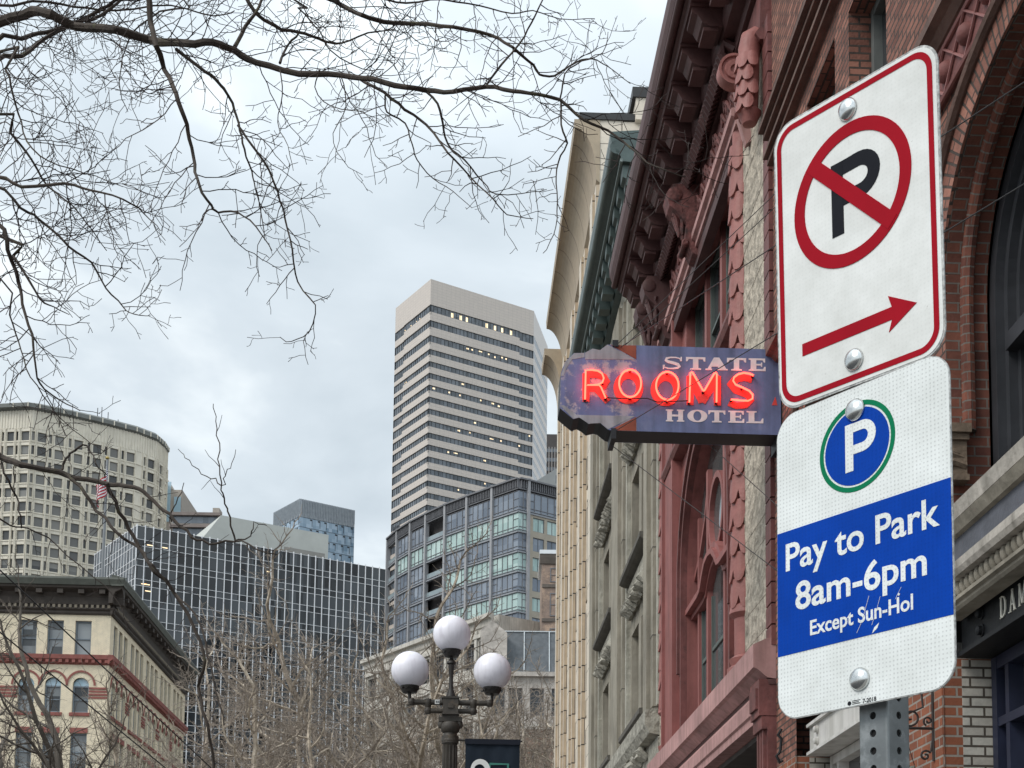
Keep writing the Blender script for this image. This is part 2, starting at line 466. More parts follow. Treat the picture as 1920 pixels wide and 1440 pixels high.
def window(fr, root, x0, x1, z0, z1, y, fm, pm, fw=0.06, fd=0.08, vbars=(), hbars=(0.5,), name='window', bw=None, mb=None):
    f = mb or MB(); bw = bw or fw * 0.7
    f.box(fr, x0, x0 + fw, y, y + fd, z0, z1); f.box(fr, x1 - fw, x1, y, y + fd, z0, z1)
    f.box(fr, x0 + fw, x1 - fw, y, y + fd - 0.004, z0, z0 + fw); f.box(fr, x0 + fw, x1 - fw, y, y + fd - 0.004, z1 - fw, z1)
    for t in vbars:
        x = x0 + (x1 - x0) * t; f.box(fr, x - bw / 2, x + bw / 2, y, y + fd - 0.012, z0 + fw, z1 - fw)
    for t in hbars:
        z = z0 + (z1 - z0) * t; f.box(fr, x0 + fw, x1 - fw, y, y + fd - 0.008, z - bw / 2, z + bw / 2)
    w = part(f, name, fm, root)
    g = MB(); g.box(fr, x0 + fw * 0.5, x1 - fw * 0.5, y - 0.02, y + 0.012, z0 + fw * 0.5, z1 - fw * 0.5)
    part(g, 'pane', pm, root, w)
    return w
def core(fr, root, mat, x0, x1, z1, y=-0.6, deep=14.0, name='rear_wall', z0=0.0):
    b = MB(); b.box(fr, x0, x1, y - deep, y, z0, z1); return part(b, name, mat, root)

# ================================================================== ground
gm = M('worn_asphalt', (0.055, 0.055, 0.056), 0.9, 0.25, 0.6, 0.01, 30)
pm = brick('concrete_paving', (0.32, 0.31, 0.29), (0.29, 0.28, 0.265), (0.14, 0.135, 0.13), 1.2, 1.2, 0.012, 0.0, 0.003)
def slab(name, mat, fr, x0, x1, y0, y1, z0, z1):
    b = MB(); b.box(fr, x0, x1, y0, y1, z0, z1); o = b.build(name, mat); o['kind'] = 'structure'; return o
b = MB(); b.face(WORLD, [(-3000, -3000, -0.02), (3000, -3000, -0.02), (3000, 3000, -0.02), (-3000, 3000, -0.02)])
o = b.build('ground', M('city_ground', (0.12, 0.115, 0.11), 0.9, 0.3, 0.02)); o['kind'] = 'structure'
slab('road', gm, FAC, -60, 120, 4.6, 15.0, -0.012, 0.0)
slab('sidewalk', pm, FAC, -60, 120, 0.2, 4.5, -0.05, 0.14)
kb = slab('kerb', M('granite_kerb', (0.3, 0.3, 0.3), 0.8, 0.3, 8), FAC, -60, 120, 4.5, 4.65, -0.05, 0.145)
slab('plaza', brick('plaza_cobbles', (0.2, 0.17, 0.15), (0.15, 0.13, 0.12), (0.08, 0.075, 0.07), 0.25, 0.12, 0.012), FAC, -30, 100, 15.0, 40.0, -0.05, 0.12)

# ================================================================== A: brick building
def brick_building():
    t = broot('brick_building', 'dark red brick building with large arched window behind the parking signs', 'building', 9.0)
    fr = FAC
    UC1, UC2, HW, ZS, RISE = 9.07, 13.97, 1.83, 6.95, 1.4
    NB = 4.15
    w = MB()
    # walls: arches on the second storey, flat headed windows on the third
    ops = [(2.2, 6.0, 0, 4.9), (UC1 - 2.03, 11.1, 0, 4.9), (11.95, 15.95, 0, 4.9)]
    top = [(12.28, 13.5, 9.35, 11.35), (14.02, 15.2, 9.35, 11.45), (9.0, 10.2, 9.5, 11.35), (7.2, 8.4, 9.5, 11.35)]
    arches = [(c - HW, c + HW, 5.23, ZS + RISE) for c in (UC1, UC2)]
    wall(w, fr, 2.0, 16.93, 0, 18, ops + top + arches, 0, 0.3, False)
    for c in (UC1, UC2):
        P = archpts(c, ZS, HW, RISE, 36, 2.25)
        arch_fill(w, fr, P, ZS + RISE + 0.0005, 0.0)
        P = [(c + HW, 5.23)] + P + [(c - HW, 5.23)]
        # two stepped orders of brick in the reveal
        acc = 0; u0 = []
        for k, p in enumerate(P):
            if k: acc += math.dist(P[k - 1], p)
            u0.append(acc)
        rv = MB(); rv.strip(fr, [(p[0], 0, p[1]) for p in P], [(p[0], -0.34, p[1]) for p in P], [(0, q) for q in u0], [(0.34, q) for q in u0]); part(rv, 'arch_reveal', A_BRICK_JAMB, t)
    for a, b_, c, d in top:
        for x in (a, b_):
            w.face(fr, [(x, 0, c), (x, 0, d), (x, -0.5, d), (x, -0.5, c)])
        w.face(fr, [(a, 0, d), (b_, 0, d), (b_, -0.5, d), (a, -0.5, d)])
        w.face(fr, [(a, 0, c), (b_, 0, c), (b_, -0.5, c), (a, -0.5, c)])
    w.face(fr, [(16.93, 0, 0), (16.93, 0, 18), (16.93, -1.2, 18), (16.93, -1.2, 0)])
    part(w, 'brick_wall', A_BRICK, t)
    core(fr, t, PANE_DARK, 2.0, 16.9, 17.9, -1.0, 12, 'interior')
    # voussoir rings, radial courses
    for c in (UC1, UC2):
        v = MB()
        I = archpts(c, ZS, HW, RISE, 60, 2.25); O = archpts(c, ZS, HW + 0.34, RISE + 0.27, 60, 2.25)
        ac = 0; ua = []
        for k in range(len(I)):
            if k: ac += math.dist(I[k - 1], I[k])
            ua.append(ac)
        v.strip(fr, [(p[0], 0.03, p[1]) for p in I], [(p[0], 0.03, p[1]) for p in O], [(0, q) for q in ua], [(0.36, q) for q in ua])
        v.strip(fr, [(p[0], 0.03, p[1]) for p in I], [(p[0], -0.02, p[1]) for p in I])
        part(v, 'arch_ring', A_BRICK, t)
        h = MB(); I2 = archpts(c, ZS, HW + 0.34, RISE + 0.27, 60, 2.25)
        h.tube([(p[0], 0.05, p[1]) for p in I2], 0.05, 8, fr)
        h.tube([(p[0], 0.03, p[1] + 0.0) for p in archpts(c, ZS, HW + 0.42, RISE + 0.33, 60, 2.25)], 0.03, 6, fr)
        part(h, 'hood_mould', A_MOULD, t)
        r = MB(); J = [(c + HW - 0.0, 5.98)] + archpts(c, ZS, HW - 0.0, RISE, 60, 2.25) + [(c - HW, 5.98)]
        r.tube([(p[0] - (p[0] - c) * 0.012, -0.17, p[1] - 0.015) for p in J], 0.055, 8, fr)
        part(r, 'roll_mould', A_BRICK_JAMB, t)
        # carved capitals where the roll springs
        for s_ in (-1, 1):
            k = MB(); x = c + s_ * (HW - 0.02)
            k.box(fr, x - 0.16, x + 0.16, -0.13, 0.07, 5.9, 5.97); k.box(fr, x - 0.13, x + 0.13, -0.12, 0.05, 5.85, 5.898)
            for q in range(14):
                a = rnd.uniform(-0.1, 0.1); z = rnd.uniform(5.6, 5.83)
                k.tube([(x + a, -0.1, z), (x + a * 1.2, 0.01, z + 0.03), (x + a, 0.05, z - 0.03)], [0.03, 0.035, 0.012], 6, fr)
            k.box(fr, x - 0.1, x + 0.1, -0.11, 0.0, 5.58, 5.849); k.box(fr, x - 0.12, x + 0.12, -0.12, 0.03, 5.53, 5.578)
            part(k, 'carved_capital', A_CAP, t)
        # arched sash
        f = MB(); y0 = -0.62
        for off, wd, yy in ((0.0, 0.12, -0.36), (0.12, 0.07, -0.43), (0.19, 0.06, -0.5)):
            I = [(c + HW - off, 5.23)] + archpts(c, ZS, HW - off, RISE - off, 40, 2.25) + [(c - HW + off, 5.23)]
            O = [(c + HW - off - wd, 5.23)] + archpts(c, ZS, HW - off - wd, RISE - off - wd, 40, 2.25) + [(c - HW + off + wd, 5.23)]
            f.strip(fr, [(p[0], yy, p[1]) for p in I], [(p[0], yy, p[1]) for p in O])
            f.strip(fr, [(p[0], yy, p[1]) for p in O], [(p[0], yy - 0.08, p[1]) for p in O])
        for x in (c - 0.62, c + 0.62): f.box(fr, x - 0.06, x + 0.06, -0.6, -0.44, 5.23, ZS + RISE - 0.3)
        f.box(fr, c - HW + 0.2, c + HW - 0.2, -0.6, -0.4, 6.55, 6.68); f.box(fr, c - HW + 0.2, c + HW - 0.2, -0.6, -0.42, 5.23, 5.33)
        f.box(fr, c + 1.3, c + 1.36, -0.6, -0.5, 5.33, 7.4)
        wd = part(f, 'window', A_FRAME, t)
        g = MB(); I = [(c + HW - 0.25, 5.23)] + archpts(c, ZS, HW - 0.25, RISE - 0.25, 40, 2.25) + [(c - HW + 0.25, 5.23)]
        g.prism(fr, I, -0.63, -0.6)
        part(g, 'pane', PANE, t, wd)
    for a, b_, c, d in top:
        window(fr, t, a + 0.02, b_ - 0.02, c, d, -0.32, A_FRAME_G, PANE, 0.09, 0.1, (), (0.5,))
    # terracotta panel band with lattice and bosses
    p = MB(); p.box(fr, 2.0, 12.2, 0.0, 0.03, 8.62, 9.02); part(p, 'panel_band', A_TERRA, t)
    p = MB()
    for k in range(22):
        x = 2.4 + 0.46 * k
        p.tube([(x, 0.045, 8.63), (x + 0.23, 0.045, 8.82), (x, 0.045, 9.01), (x - 0.23, 0.045, 8.82), (x, 0.045, 8.63)], 0.014, 5, fr)
    for z in (8.62, 9.02): p.tube([(2.0, 0.045, z), (12.2, 0.045, z)], 0.022, 6, fr)
    part(p, 'lattice', M('terracotta_lattice', (0.3, 0.13, 0.12), 0.65, 0.2, 8), t)
    for k in range(22):
        p = MB(); x = 2.4 + 0.46 * k
        q = Loc(Matrix.Translation(fr(x, 0.03, 8.82)) @ Matrix.Rotation(fr.ang, 4, 'Z') @ Matrix.Rotation(-math.pi / 2, 4, 'X'))
        p.lathe(q, [(0.085, 0), (0.08, 0.03), (0.05, 0.065), (0, 0.08)], n=14)
        part(p, 'boss', A_TERRA, t)
    m = MB(); m.sweepx(fr, [(0, 9.03), (0.08, 9.04), (0.13, 9.1), (0.2, 9.12), (0.2, 9.2), (0.05, 9.28), (0, 9.28)], 2.0, 16.9); part(m, 'string_course', A_MOULD, t)
    m = MB()
    for z, h, y in ((11.72, 0.05, 0.09), (11.80, 0.05, 0.14), (11.88, 0.14, 0.05), (12.05, 0.05, 0.14), (12.13, 0.06, 0.2), (12.22, 0.03, 0.12)):
        m.box(fr, 2.0, 16.85, 0, y, z, z + h)
    part(m, 'upper_string_course', A_MOULD, t)
    # shopfronts: sill, frieze, egg and dart, lintels
    m = MB(); m.sweepx(fr, [(0, 5.1), (0.1, 5.12), (0.12, 5.23), (0, 5.25)], 2.0, 10.98); part(m, 'stone_sill', A_STONE, t)
    m = MB(); m.sweepx(fr, [(0.0, 5.03), (0.06, 5.04), (0.1, 5.115), (0, 5.115)], 2.0, 10.97); part(m, 'sill_moulding', A_STONE_D, t)
    m = MB(); m.box(fr, 2.0, 10.96, -0.1, 0.02, 4.78, 5.035); part(m, 'frieze', A_FRIEZE, t)
    m = MB(); m.sweepx(fr, [(-0.1, 4.66), (0.13, 4.66), (0.15, 4.7), (0.15, 4.76), (0.05, 4.79), (-0.1, 4.79)], 2.0, 10.97); part(m, 'stone_cornice', A_STONE, t)
    m = MB()
    for k in range(90):
        x = 2.05 + 0.1 * k
        if x > 10.9: break
        m.lathe(Loc(Matrix.Translation(fr(x, 0.05, 4.605)) @ Matrix.Scale(1.0, 4)), [(0.0, 0.055), (0.03, 0.05), (0.042, 0.01), (0.04, -0.025), (0.02, -0.055), (0, -0.058)], n=8)
    m.box(fr, 2.0, 10.96, -0.1, 0.03, 4.55, 4.659)
    m.sweepx(fr, [(-0.1, 4.47), (0.03, 4.47), (0.05, 4.49), (0.05, 4.51), (0.08, 4.52), (0.08, 4.548), (-0.1, 4.548)], 2.0, 10.97)
    part(m, 'egg_and_dart_band', A_STONE_D, t)
    # lintels recessed in the openings
    def lintel(x0, x1, mt, bm, nb):
        m = MB(); m.box(fr, x0, x1, -0.5, -0.14, 4.22, 4.53); m.box(fr, x0, x1, -0.5, -0.1, 4.2, 4.235); m.box(fr, x0, x1, -0.5, -0.1, 4.515, 4.55)
        l = part(m, 'lintel_beam', mt, t)
        for x in nb:
            for z in (4.44, 4.31):
                q = Loc(Matrix.Translation(fr(x, -0.14, z)) @ Matrix.Rotation(fr.ang, 4, 'Z') @ Matrix.Rotation(-math.pi / 2, 4, 'X'))
                bb = MB(); bb.lathe(q, [(0.05, 0), (0.05, 0.012), (0.036, 0.014), (0.036, 0.04), (0.02, 0.05), (0, 0.052)], n=10)
                part(bb, 'bolt', bm, t, l)
        return l
    l = lintel(7.0, 11.06, A_BLACK, A_BLACK, (10.62, 7.5))
    lintel(11.98, 15.9, A_WHITE, A_WHITE, (15.55, 12.4))
    # serif lettering on the black lintel, reading towards the camera
    lt = MB()
    def serif(ch, x, z, h):
        w_ = h * 0.62; th, tn, sr = h * 0.13, h * 0.06, h * 0.08
        X = lambda a: x - a
        def rb(pts, wd): lt.ribbon(fr, [(X(a), z + b_) for a, b_ in pts], wd, -0.139, -0.13)
        if ch == 'D':
            rb([(th, 0), (th, h)], th); rb([(0, h - tn / 2), (w_ * .5, h - tn / 2)], tn); rb([(0, tn / 2), (w_ * .5, tn / 2)], tn)
            rb([(w_ * .5, h - tn / 2), (w_ * .8, h * .9), (w_, h * .68), (w_, h * .32), (w_ * .8, h * .1), (w_ * .5, tn / 2)], [tn, tn * 1.3, th, th, tn * 1.3, tn])
        if ch == 'A':
            rb([(w_ * .1, 0), (w_ * .52, h)], tn); rb([(w_ * .48, h), (w_ * .92, 0)], th); rb([(w_ * .25, h * .33), (w_ * .78, h * .33)], tn)
            rb([(-.02, tn / 3), (w_ * .26, tn / 3)], tn * .7); rb([(w_ * .72, tn / 3), (w_ * 1.08, tn / 3)], tn * .7)
        if ch == 'M':
            w_ *= 1.35
            rb([(w_ * .1, 0), (w_ * .12, h)], tn); rb([(w_ * .12, h), (w_ * .5, h * .08)], th); rb([(w_ * .5, h * .08), (w_ * .86, h)], tn); rb([(w_ * .88, h), (w_ * .9, 0)], th)
            rb([(0, tn / 3), (w_ * .22, tn / 3)], tn * .7); rb([(w_ * .76, tn / 3), (w_ * 1.03, tn / 3)], tn * .7); rb([(0, h - tn / 3), (w_ * .15, h - tn / 3)], tn * .7); rb([(w_ * .85, h - tn / 3), (w_ * 1.02, h - tn / 3)], tn * .7)
    x = 10.25
    for ch, adv in (('D', 0.18), ('A', 0.165), ('M', 0.26)):
        lt = MB(); serif(ch, x, 4.3, 0.16); x -= adv
        part(lt, 'letter', LETTER, t, l)
    # piers below the lintels
    for x0, x1 in ((11.12, 11.93), (15.98, 16.9)):
        m = MB(); m.box(fr, x0 - 0.012, x1 + 0.012, -0.5, 0.012, 0, 4.21); part(m, 'brick_pier', A_BRICK_ORANGE, t)
        m = MB(); m.box(fr, x0 - 0.016, x0 + 0.05, -0.5, -0.15, 0, 4.195); part(m, 'whitewashed_jamb', A_BRICK_WHITE, t)
    # shop windows
    for x0, x1, fm in ((7.06, 11.04, A_NAVY), (11.99, 15.88, A_WHITE)):
        window(fr, t, x0, x1, 0.5, 4.19, -0.5, fm, PANE, 0.1, 0.14, (0.33, 0.66, 0.93), (0.86,), 'shop_window')
    # scrolled hanging bracket
    s = MB(); x = 11.3
    def spiral(cy, cz, r, turns, a0, sg=1):
        return [(x, cy + sg * r * (1 - k / 26) * math.cos(a0 + k * turns * 2 * math.pi / 24), cz + r * (1 - k / 26) * math.sin(a0 + k * turns * 2 * math.pi / 24)) for k in range(22)]
    s.tube([(x, 0.02, 4.15), (x, 0.02, 3.42)], 0.012, 6, fr)
    s.tube([(x, 0.02, 3.68), (x, 0.26, 3.68)], 0.012, 6, fr)
    s.tube([(x, 0.12, 4.1), (x, 0.1, 3.85)] + spiral(0.2, 3.77, 0.085, 1.5, math.pi, -1)[::1], 0.009, 6, fr)
    s.tube(spiral(0.06, 3.74, 0.04, 1.4, -1.2, 1), 0.008, 6, fr)
    s.tube([(x, 0.02, 3.62), (x, 0.04, 3.5)] + spiral(0.085, 3.46, 0.045, 1.4, math.pi * 0.2, -1), 0.009, 6, fr)
    h = MB()
    h.tube([(16.55, .03, 4.62), (16.55, .07, 4.55), (16.55, .03, 4.5), (16.55, .05, 4.35), (16.55, .09, 4.3), (16.55, .05, 4.22), (16.55, .02, 4.25)], .018, 6, fr)
    part(h, 'iron_hook', A_BLACK, t)
    part(s, 'scroll_bracket', M('rusted_iron', (0.03, 0.022, 0.02), 0.7, 0.3, 12), t)
    return t
brick_building()

# ================================================================== B: red building with bracketed cornice
def scale_column(mb, fr, cx, cy, r, z0, z1, row=0.3, ncol=2, half=True):
    """half column clad in overlapping rounded scales, drawn as curved shingles"""
    nz = int((z1 - z0) / row)
    for i in range(nz):
        zt = z0 + (i + 1) * row
        nsc = 4
        for j in range(nsc):
            a0 = -0.1 + (math.pi + 0.2) * (j + (0.5 if i % 2 else 0)) / nsc; da = (math.pi + 0.2) / nsc
            pts_o = []
            m = 7
            grid = []
            for k in range(m + 1):
                t = k / m
                ang = a0 + da * t
                low = row * 1.12 * (1 - (abs(2 * t - 1)) ** 3 * 0.42)
                ridge = 0.018 * math.sin(math.pi * t)
                A = (cx + (r + ridge) * math.cos(ang), cy + (r + ridge) * math.sin(ang), zt)
                Bm = (cx + (r + 0.03 + ridge) * math.cos(ang), cy + (r + 0.03 + ridge) * math.sin(ang), zt - low)
                Cm = (cx + (r - 0.01) * math.cos(ang), cy + (r - 0.01) * math.sin(ang), zt - low)
                grid.append((A, Bm, Cm))
            for k in range(m):
                mb.face(fr, [grid[k][0], grid[k + 1][0], grid[k + 1][1], grid[k][1]])
                mb.face(fr, [grid[k][1], grid[k + 1][1], grid[k + 1][2], grid[k][2]])
            if r > 0.1:
                kk = m // 2
def red_building():
    t = broot('red_building', 'three-storey rose red building with maroon bracketed cornice behind the neon sign', 'building', 21.5)
    fr = FAC
    X0, X1 = 16.96, 26.5
    # bay wall with the big arch and upper windows
    w = MB()
    HC, HW, ZS, RI = 21.75, 2.1, 8.4, 2.0
    ops = [(HC - HW, HC + HW, 5.8, ZS + RI), (19.75, 23.9, 10.95, 13.35), (17.5, 25.4, 0, 4.85)]
    wall(w, fr, X0, X1, 0, 15.4, ops, -0.05, 0.4, False)
    P = archpts(HC, ZS, HW, RI, 40)
    arch_fill(w, fr, P, ZS + RI + 0.0005, -0.05)
    P = [(HC + HW, 5.8)] + P + [(HC - HW, 5.8)]
    w.strip(fr, [(p[0], -0.05, p[1]) for p in P], [(p[0], -0.5, p[1]) for p in P])
    for a, b_, c, d in ops[1:]:
        for x in (a, b_): w.face(fr, [(x, -0.05, c), (x, -0.05, d), (x, -0.5, d), (x, -0.5, c)])
        w.face(fr, [(a, -0.05, d), (b_, -0.05, d), (b_, -0.5, d), (a, -0.5, d)])
        w.face(fr, [(a, -0.05, c), (b_, -0.05, c), (b_, -0.5, c), (a, -0.5, c)])
    part(w, 'bay_wall', B_RED, t)
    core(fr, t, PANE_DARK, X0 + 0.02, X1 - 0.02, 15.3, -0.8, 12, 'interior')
    # stone strips
    for x0, x1 in ((17.27, 18.6), (26.05, 26.5)):
        m = MB()
        z = 5.72; k = 0
        while z < 14.9:
            h = 0.42 if k % 2 else 0.3
            m.box(fr, x0, x1, -0.06, 0.03 + 0.004 * (k % 3), z, z + h - 0.003); z += h; k += 1
        part(m, 'stone_strip', B_STONE, t)
    m = MB(); z = 5.72
    while z < 13.6:
        m.box(fr, 16.95, 17.25, -0.05, 0.05, z, z + 0.24); z += 0.262
    part(m, 'quoin_strip', B_RED_D, t)
    m = MB(); m.box(fr, 16.97, 17.24, -0.05, 0.02, 5.7, 13.7); part(m, 'quoin_backing', B_CORN, t)
    # flat moulded pilasters beside the bay
    for x0, x1, s_ in ((24.35, 25.55, -1),):
        m = MB(); m.box(fr, x0, x1, -0.05, 0.06, 5.72, 13.6)
        m.box(fr, x0 + (0.1 if s_ > 0 else 0.35), x1 - 0.1, 0.06, 0.1, 5.9, 13.5)
        m.box(fr, x0 + (0.0 if s_ > 0 else 0.0), x0 + 0.14, 0.06, 0.13, 5.72, 13.6)
        m.box(fr, x1 - 0.12, x1, 0.06, 0.15, 5.72, 13.6)
        part(m, 'pilaster', B_RED, t)
    for cx, cy, r in ((18.78, -0.04, 0.2), (25.78, -0.08, 0.2)):
        m = MB(); scale_column(m, fr, cx, cy, r, 6.66, 13.3, 0.36)
        m.tube([(cx, cy, 5.72), (cx, cy, 13.6)], r - 0.02, 20, fr)
        m.lathe(Loc(Matrix.Translation(fr(cx, cy, 0))), [(r + .08, 5.72), (r + .08, 5.82), (r + .02, 5.86), (r + .05, 5.95), (r - .02, 6.0)], n=20)
        m.lathe(Loc(Matrix.Translation(fr(cx, cy, 0))), [(r - .02, 6.5), (r + .05, 6.56), (r + .03, 6.66), (r - .02, 6.7)], n=20)
        part(m, 'scale_column', B_TILE, t)
    # hanging scale tail with volute, near end
    m = MB(); cx, cy = 17.35, 0.2
    scale_column(m, fr, cx, cy, 0.15, 12.72, 13.65, 0.19)
    m.tube([(cx, cy, 12.66), (cx, cy, 13.6), (cx, cy - 0.03, 13.72), (cx, cy - 0.12, 13.8)], [0.11, 0.14, 0.15, 0.12], 16, fr)
    m.lathe(Loc(Matrix.Translation(fr(cx, cy, 0))), [(0.0, 12.55), (0.09, 12.58), (0.12, 12.65), (0.16, 12.72), (0.12, 12.76)], n=14)
    q = Loc(Matrix.Translation(fr(cx + 0.5, 0.3, 13.62)) @ Matrix.Rotation(fr.ang, 4, 'Z') @ Matrix.Rotation(math.pi / 2, 4, 'Y'))
    m.lathe(q, [(0, -0.06), (0.05, -0.06), (0.06, -.085), (0.13, -0.085), (0.14, -0.06), (0.17, -0.06), (0.18, -.09), (0.215, -.09), (0.215, 0.1), (0, 0.1)], n=22)
    part(m, 'volute_bracket', B_TILE, t)
    m = MB()
    m.prism(Fr(fr(18.1, 0, 0), fr(18.1, 1, 0)), [(0.02, 12.8), (0.1, 12.75), (0.2, 13.1), (0.26, 13.6), (0.02, 13.6)], -0.06, 0.06)
    part(m, 'fin_bracket', B_PINK, t)
    # arch mouldings, transom with ogee hump, mullions
    m = MB()
    for off, y0, y1, wd in ((0.0, -0.05, 0.06, 0.1), (0.14, -0.05, 0.1, 0.08), (0.26, -0.05, 0.04, 0.1)):
        I = [(HC + HW + off, 6.9 if off else 5.8)] + archpts(HC, ZS, HW + off, RI + off, 40) + [(HC - HW - off, 6.9 if off else 5.8)]
        O = [(HC + HW + off + wd, 6.9 if off else 5.8)] + archpts(HC, ZS, HW + off + wd, RI + off + wd, 40) + [(HC - HW - off - wd, 6.9 if off else 5.8)]
        m.strip(fr, [(p[0], y1, p[1]) for p in I], [(p[0], y1, p[1]) for p in O])
        m.strip(fr, [(p[0], y1, p[1]) for p in I], [(p[0], y0, p[1]) for p in I])
        m.strip(fr, [(p[0], y1, p[1]) for p in O], [(p[0], y0, p[1]) for p in O])
    part(m, 'arch_moulding', B_RED_D, t)
    f = MB()
    tr = [(HC + HW, 7.92), (HC + 0.95, 7.92), (HC + 0.75, 7.95), (HC + 0.55, 8.12), (HC + 0.3, 8.27), (HC, 8.31), (HC - 0.3, 8.27), (HC - 0.55, 8.12), (HC - 0.75, 7.95), (HC - 0.95, 7.92), (HC - HW, 7.92)]
    for dz, y1, wd in ((0.0, -0.02, 0.09), (0.1, -0.08, 0.1), (-0.09, -0.12, 0.08)):
        f.ribbon(fr, [(a, b_ + dz) for a, b_ in tr], wd, -0.4, y1)
    for x in (HC - 0.72, HC + 0.72): f.box(fr, x - 0.075, x + 0.075, -0.42, -0.15, 5.8, 9.9)
    for x in (HC - 1.62, HC + 1.62): f.box(fr, x - 0.06, x + 0.06, -0.42, -0.16, 5.8, 9.4)
    f.ring(fr, HC, 8.98, 0.53, 0.63, -0.42, -0.15, 36)
    for s_ in (-1, 1):
        f.ribbon(fr, [(HC + s_ * HW, 8.5), (HC + s_ * 1.6, 8.75), (HC + s_ * 1.1, 9.2), (HC + s_ * 0.7, 9.85)], 0.09, -0.42, -0.17)
    f.box(fr, HC - HW, HC + HW, -0.45, -0.1, 5.8, 5.92)
    wd = part(f, 'arched_window', B_RED, t)
    g = MB(); P = [(HC + HW, 5.8)] + archpts(HC, ZS, HW, RI, 40) + [(HC - HW, 5.8)]
    g.prism(fr, P, -0.4, -0.23); part(g, 'pane', glass('arched_window_glass', (0.03, 0.034, 0.035), (0.1, 0.11, 0.11), (0.7, 2.0), 0.05), t, wd)
    f = MB()
    for x in (HC - 1.62, HC - 0.72, HC + 0.72, HC + 1.62):
        for s_ in (-1, 1): f.box(fr, x + s_ * 0.115 - 0.025, x + s_ * 0.115 + 0.025, -0.42, -0.2, 5.92, 7.8)
    for x0, x1 in ((HC - 1.5, HC - .84), (HC - 0.6, HC + 0.6), (HC + .84, HC + 1.5)): f.box(fr, x0, x1, -0.42, -0.205, 6.9, 6.96)
    part(f, 'sash', B_FRAME, t, wd)
    # upper windows: three sashes between red mullions
    for x0, x1 in ((19.78, 21.05), (21.25, 22.4), (22.6, 23.87)):
        window(fr, t, x0, x1, 10.97, 13.33, -0.27, B_FRAME, PANE, 0.07, 0.07, (), (0.5,))
    m = MB()
    for x in (21.15, 22.5): m.box(fr, x - 0.09, x + 0.09, -0.5, -0.14, 10.95, 13.35); 
    part(m, 'window_mullion', B_RED, t)
    m = MB(); m.sweepx(fr, [(-0.05, 10.75), (0.12, 10.78), (0.16, 10.86), (0.16, 10.92), (-0.05, 10.95)], 18.95, 25.5); part(m, 'upper_sill', B_RED_D, t)
    # lintel, frieze with relief, rope moulding, modillions, crown
    m = MB(); m.sweepx(fr, [(-0.05, 13.35), (0.14, 13.35), (0.14, 13.45), (0.2, 13.47), (0.2, 13.58), (-0.05, 13.62)], 18.55, 26.3); part(m, 'lintel_band', B_PINK, t)
    m = MB(); m.sweepx(fr, [(-0.05, 13.12), (0.1, 13.12), (0.1, 13.35), (-0.05, 13.35)], 18.95, 25.5); part(m, 'window_head', B_CORN, t)
    m = MB(); m.sweepx(fr, [(-0.05, 13.62), (0.1, 13.62), (0.16, 13.7), (0.1, 13.78), (0.08, 14.36), (-0.05, 14.4)], X0 + 0.2, X1)
    r2 = random.Random(5)
    for k in range(46):
        x = 18.4 + k * 0.17
        z = 14.06 + 0.16 * math.sin(k * 1.3)
        m.tube([(x - 0.1, 0.085, z - 0.14), (x - 0.02, 0.105, z - .03), (x + 0.06, 0.11, z + 0.06), (x + 0.12, 0.1, z + 0.02), (x + 0.1, 0.1, z - 0.08), (x + .03, .105, z - .06)], [0.02, 0.03, 0.034, 0.03, 0.025, .02], 6, fr)
    part(m, 'relief_frieze', B_RED_D, t)
    m = MB()
    for k in range(64):
        x = 18.6 + k * 0.12
        m.tube([(x, 0.12, 14.46), (x + 0.05, 0.26, 14.58), (x + 0.1, 0.3, 14.46), (x + 0.12, 0.22, 14.36)], 0.075, 8, fr)
    m.box(fr, X0 + 0.2, X1, -0.05, 0.14, 14.4, 14.62)
    part(m, 'rope_moulding', B_CORN, t)
    m = MB()
    m.sweepx(fr, [(-0.05, 14.62), (0.3, 14.62), (0.34, 14.7), (0.34, 14.9), (-0.05, 14.9)], X0 + 0.1, X1 + 0.1)
    m.sweepx(fr, [(-0.05, 14.98), (0.78, 14.98), (0.8, 15.03), (0.84, 15.05), (0.85, 15.12), (0.9, 15.16), (0.95, 15.2), (0.99, 15.3), (1.0, 15.42), (1.0, 15.5), (-0.05, 15.55)], X0 + 0.05, X1 + 0.2)
    m.tube([(X0 + 0.05, 0.9, 15.12), (X1 + 0.2, 0.9, 15.12)], 0.06, 10, fr)
    part(m, 'crown_cornice', B_CORN, t)
    for k in range(11):
        x = 17.55 + 0.86 * k
        m = MB()
        m.prism(Fr(fr(x, 0, 0), fr(x, 1, 0)), [(0.34, 14.66), (0.5, 14.66), (0.62, 14.72), (0.68, 14.82), (0.76, 14.86), (0.76, 14.975), (0.34, 14.975)], -0.42, 0.0)
        m.box(fr, x + 0.02, x + 0.4, 0.4, 0.6, 14.61, 14.66); m.box(fr, x - 0.03, x + 0.45, 0.34, 0.79, 14.93, 14.978)
        part(m, 'modillion', B_CORN, t)
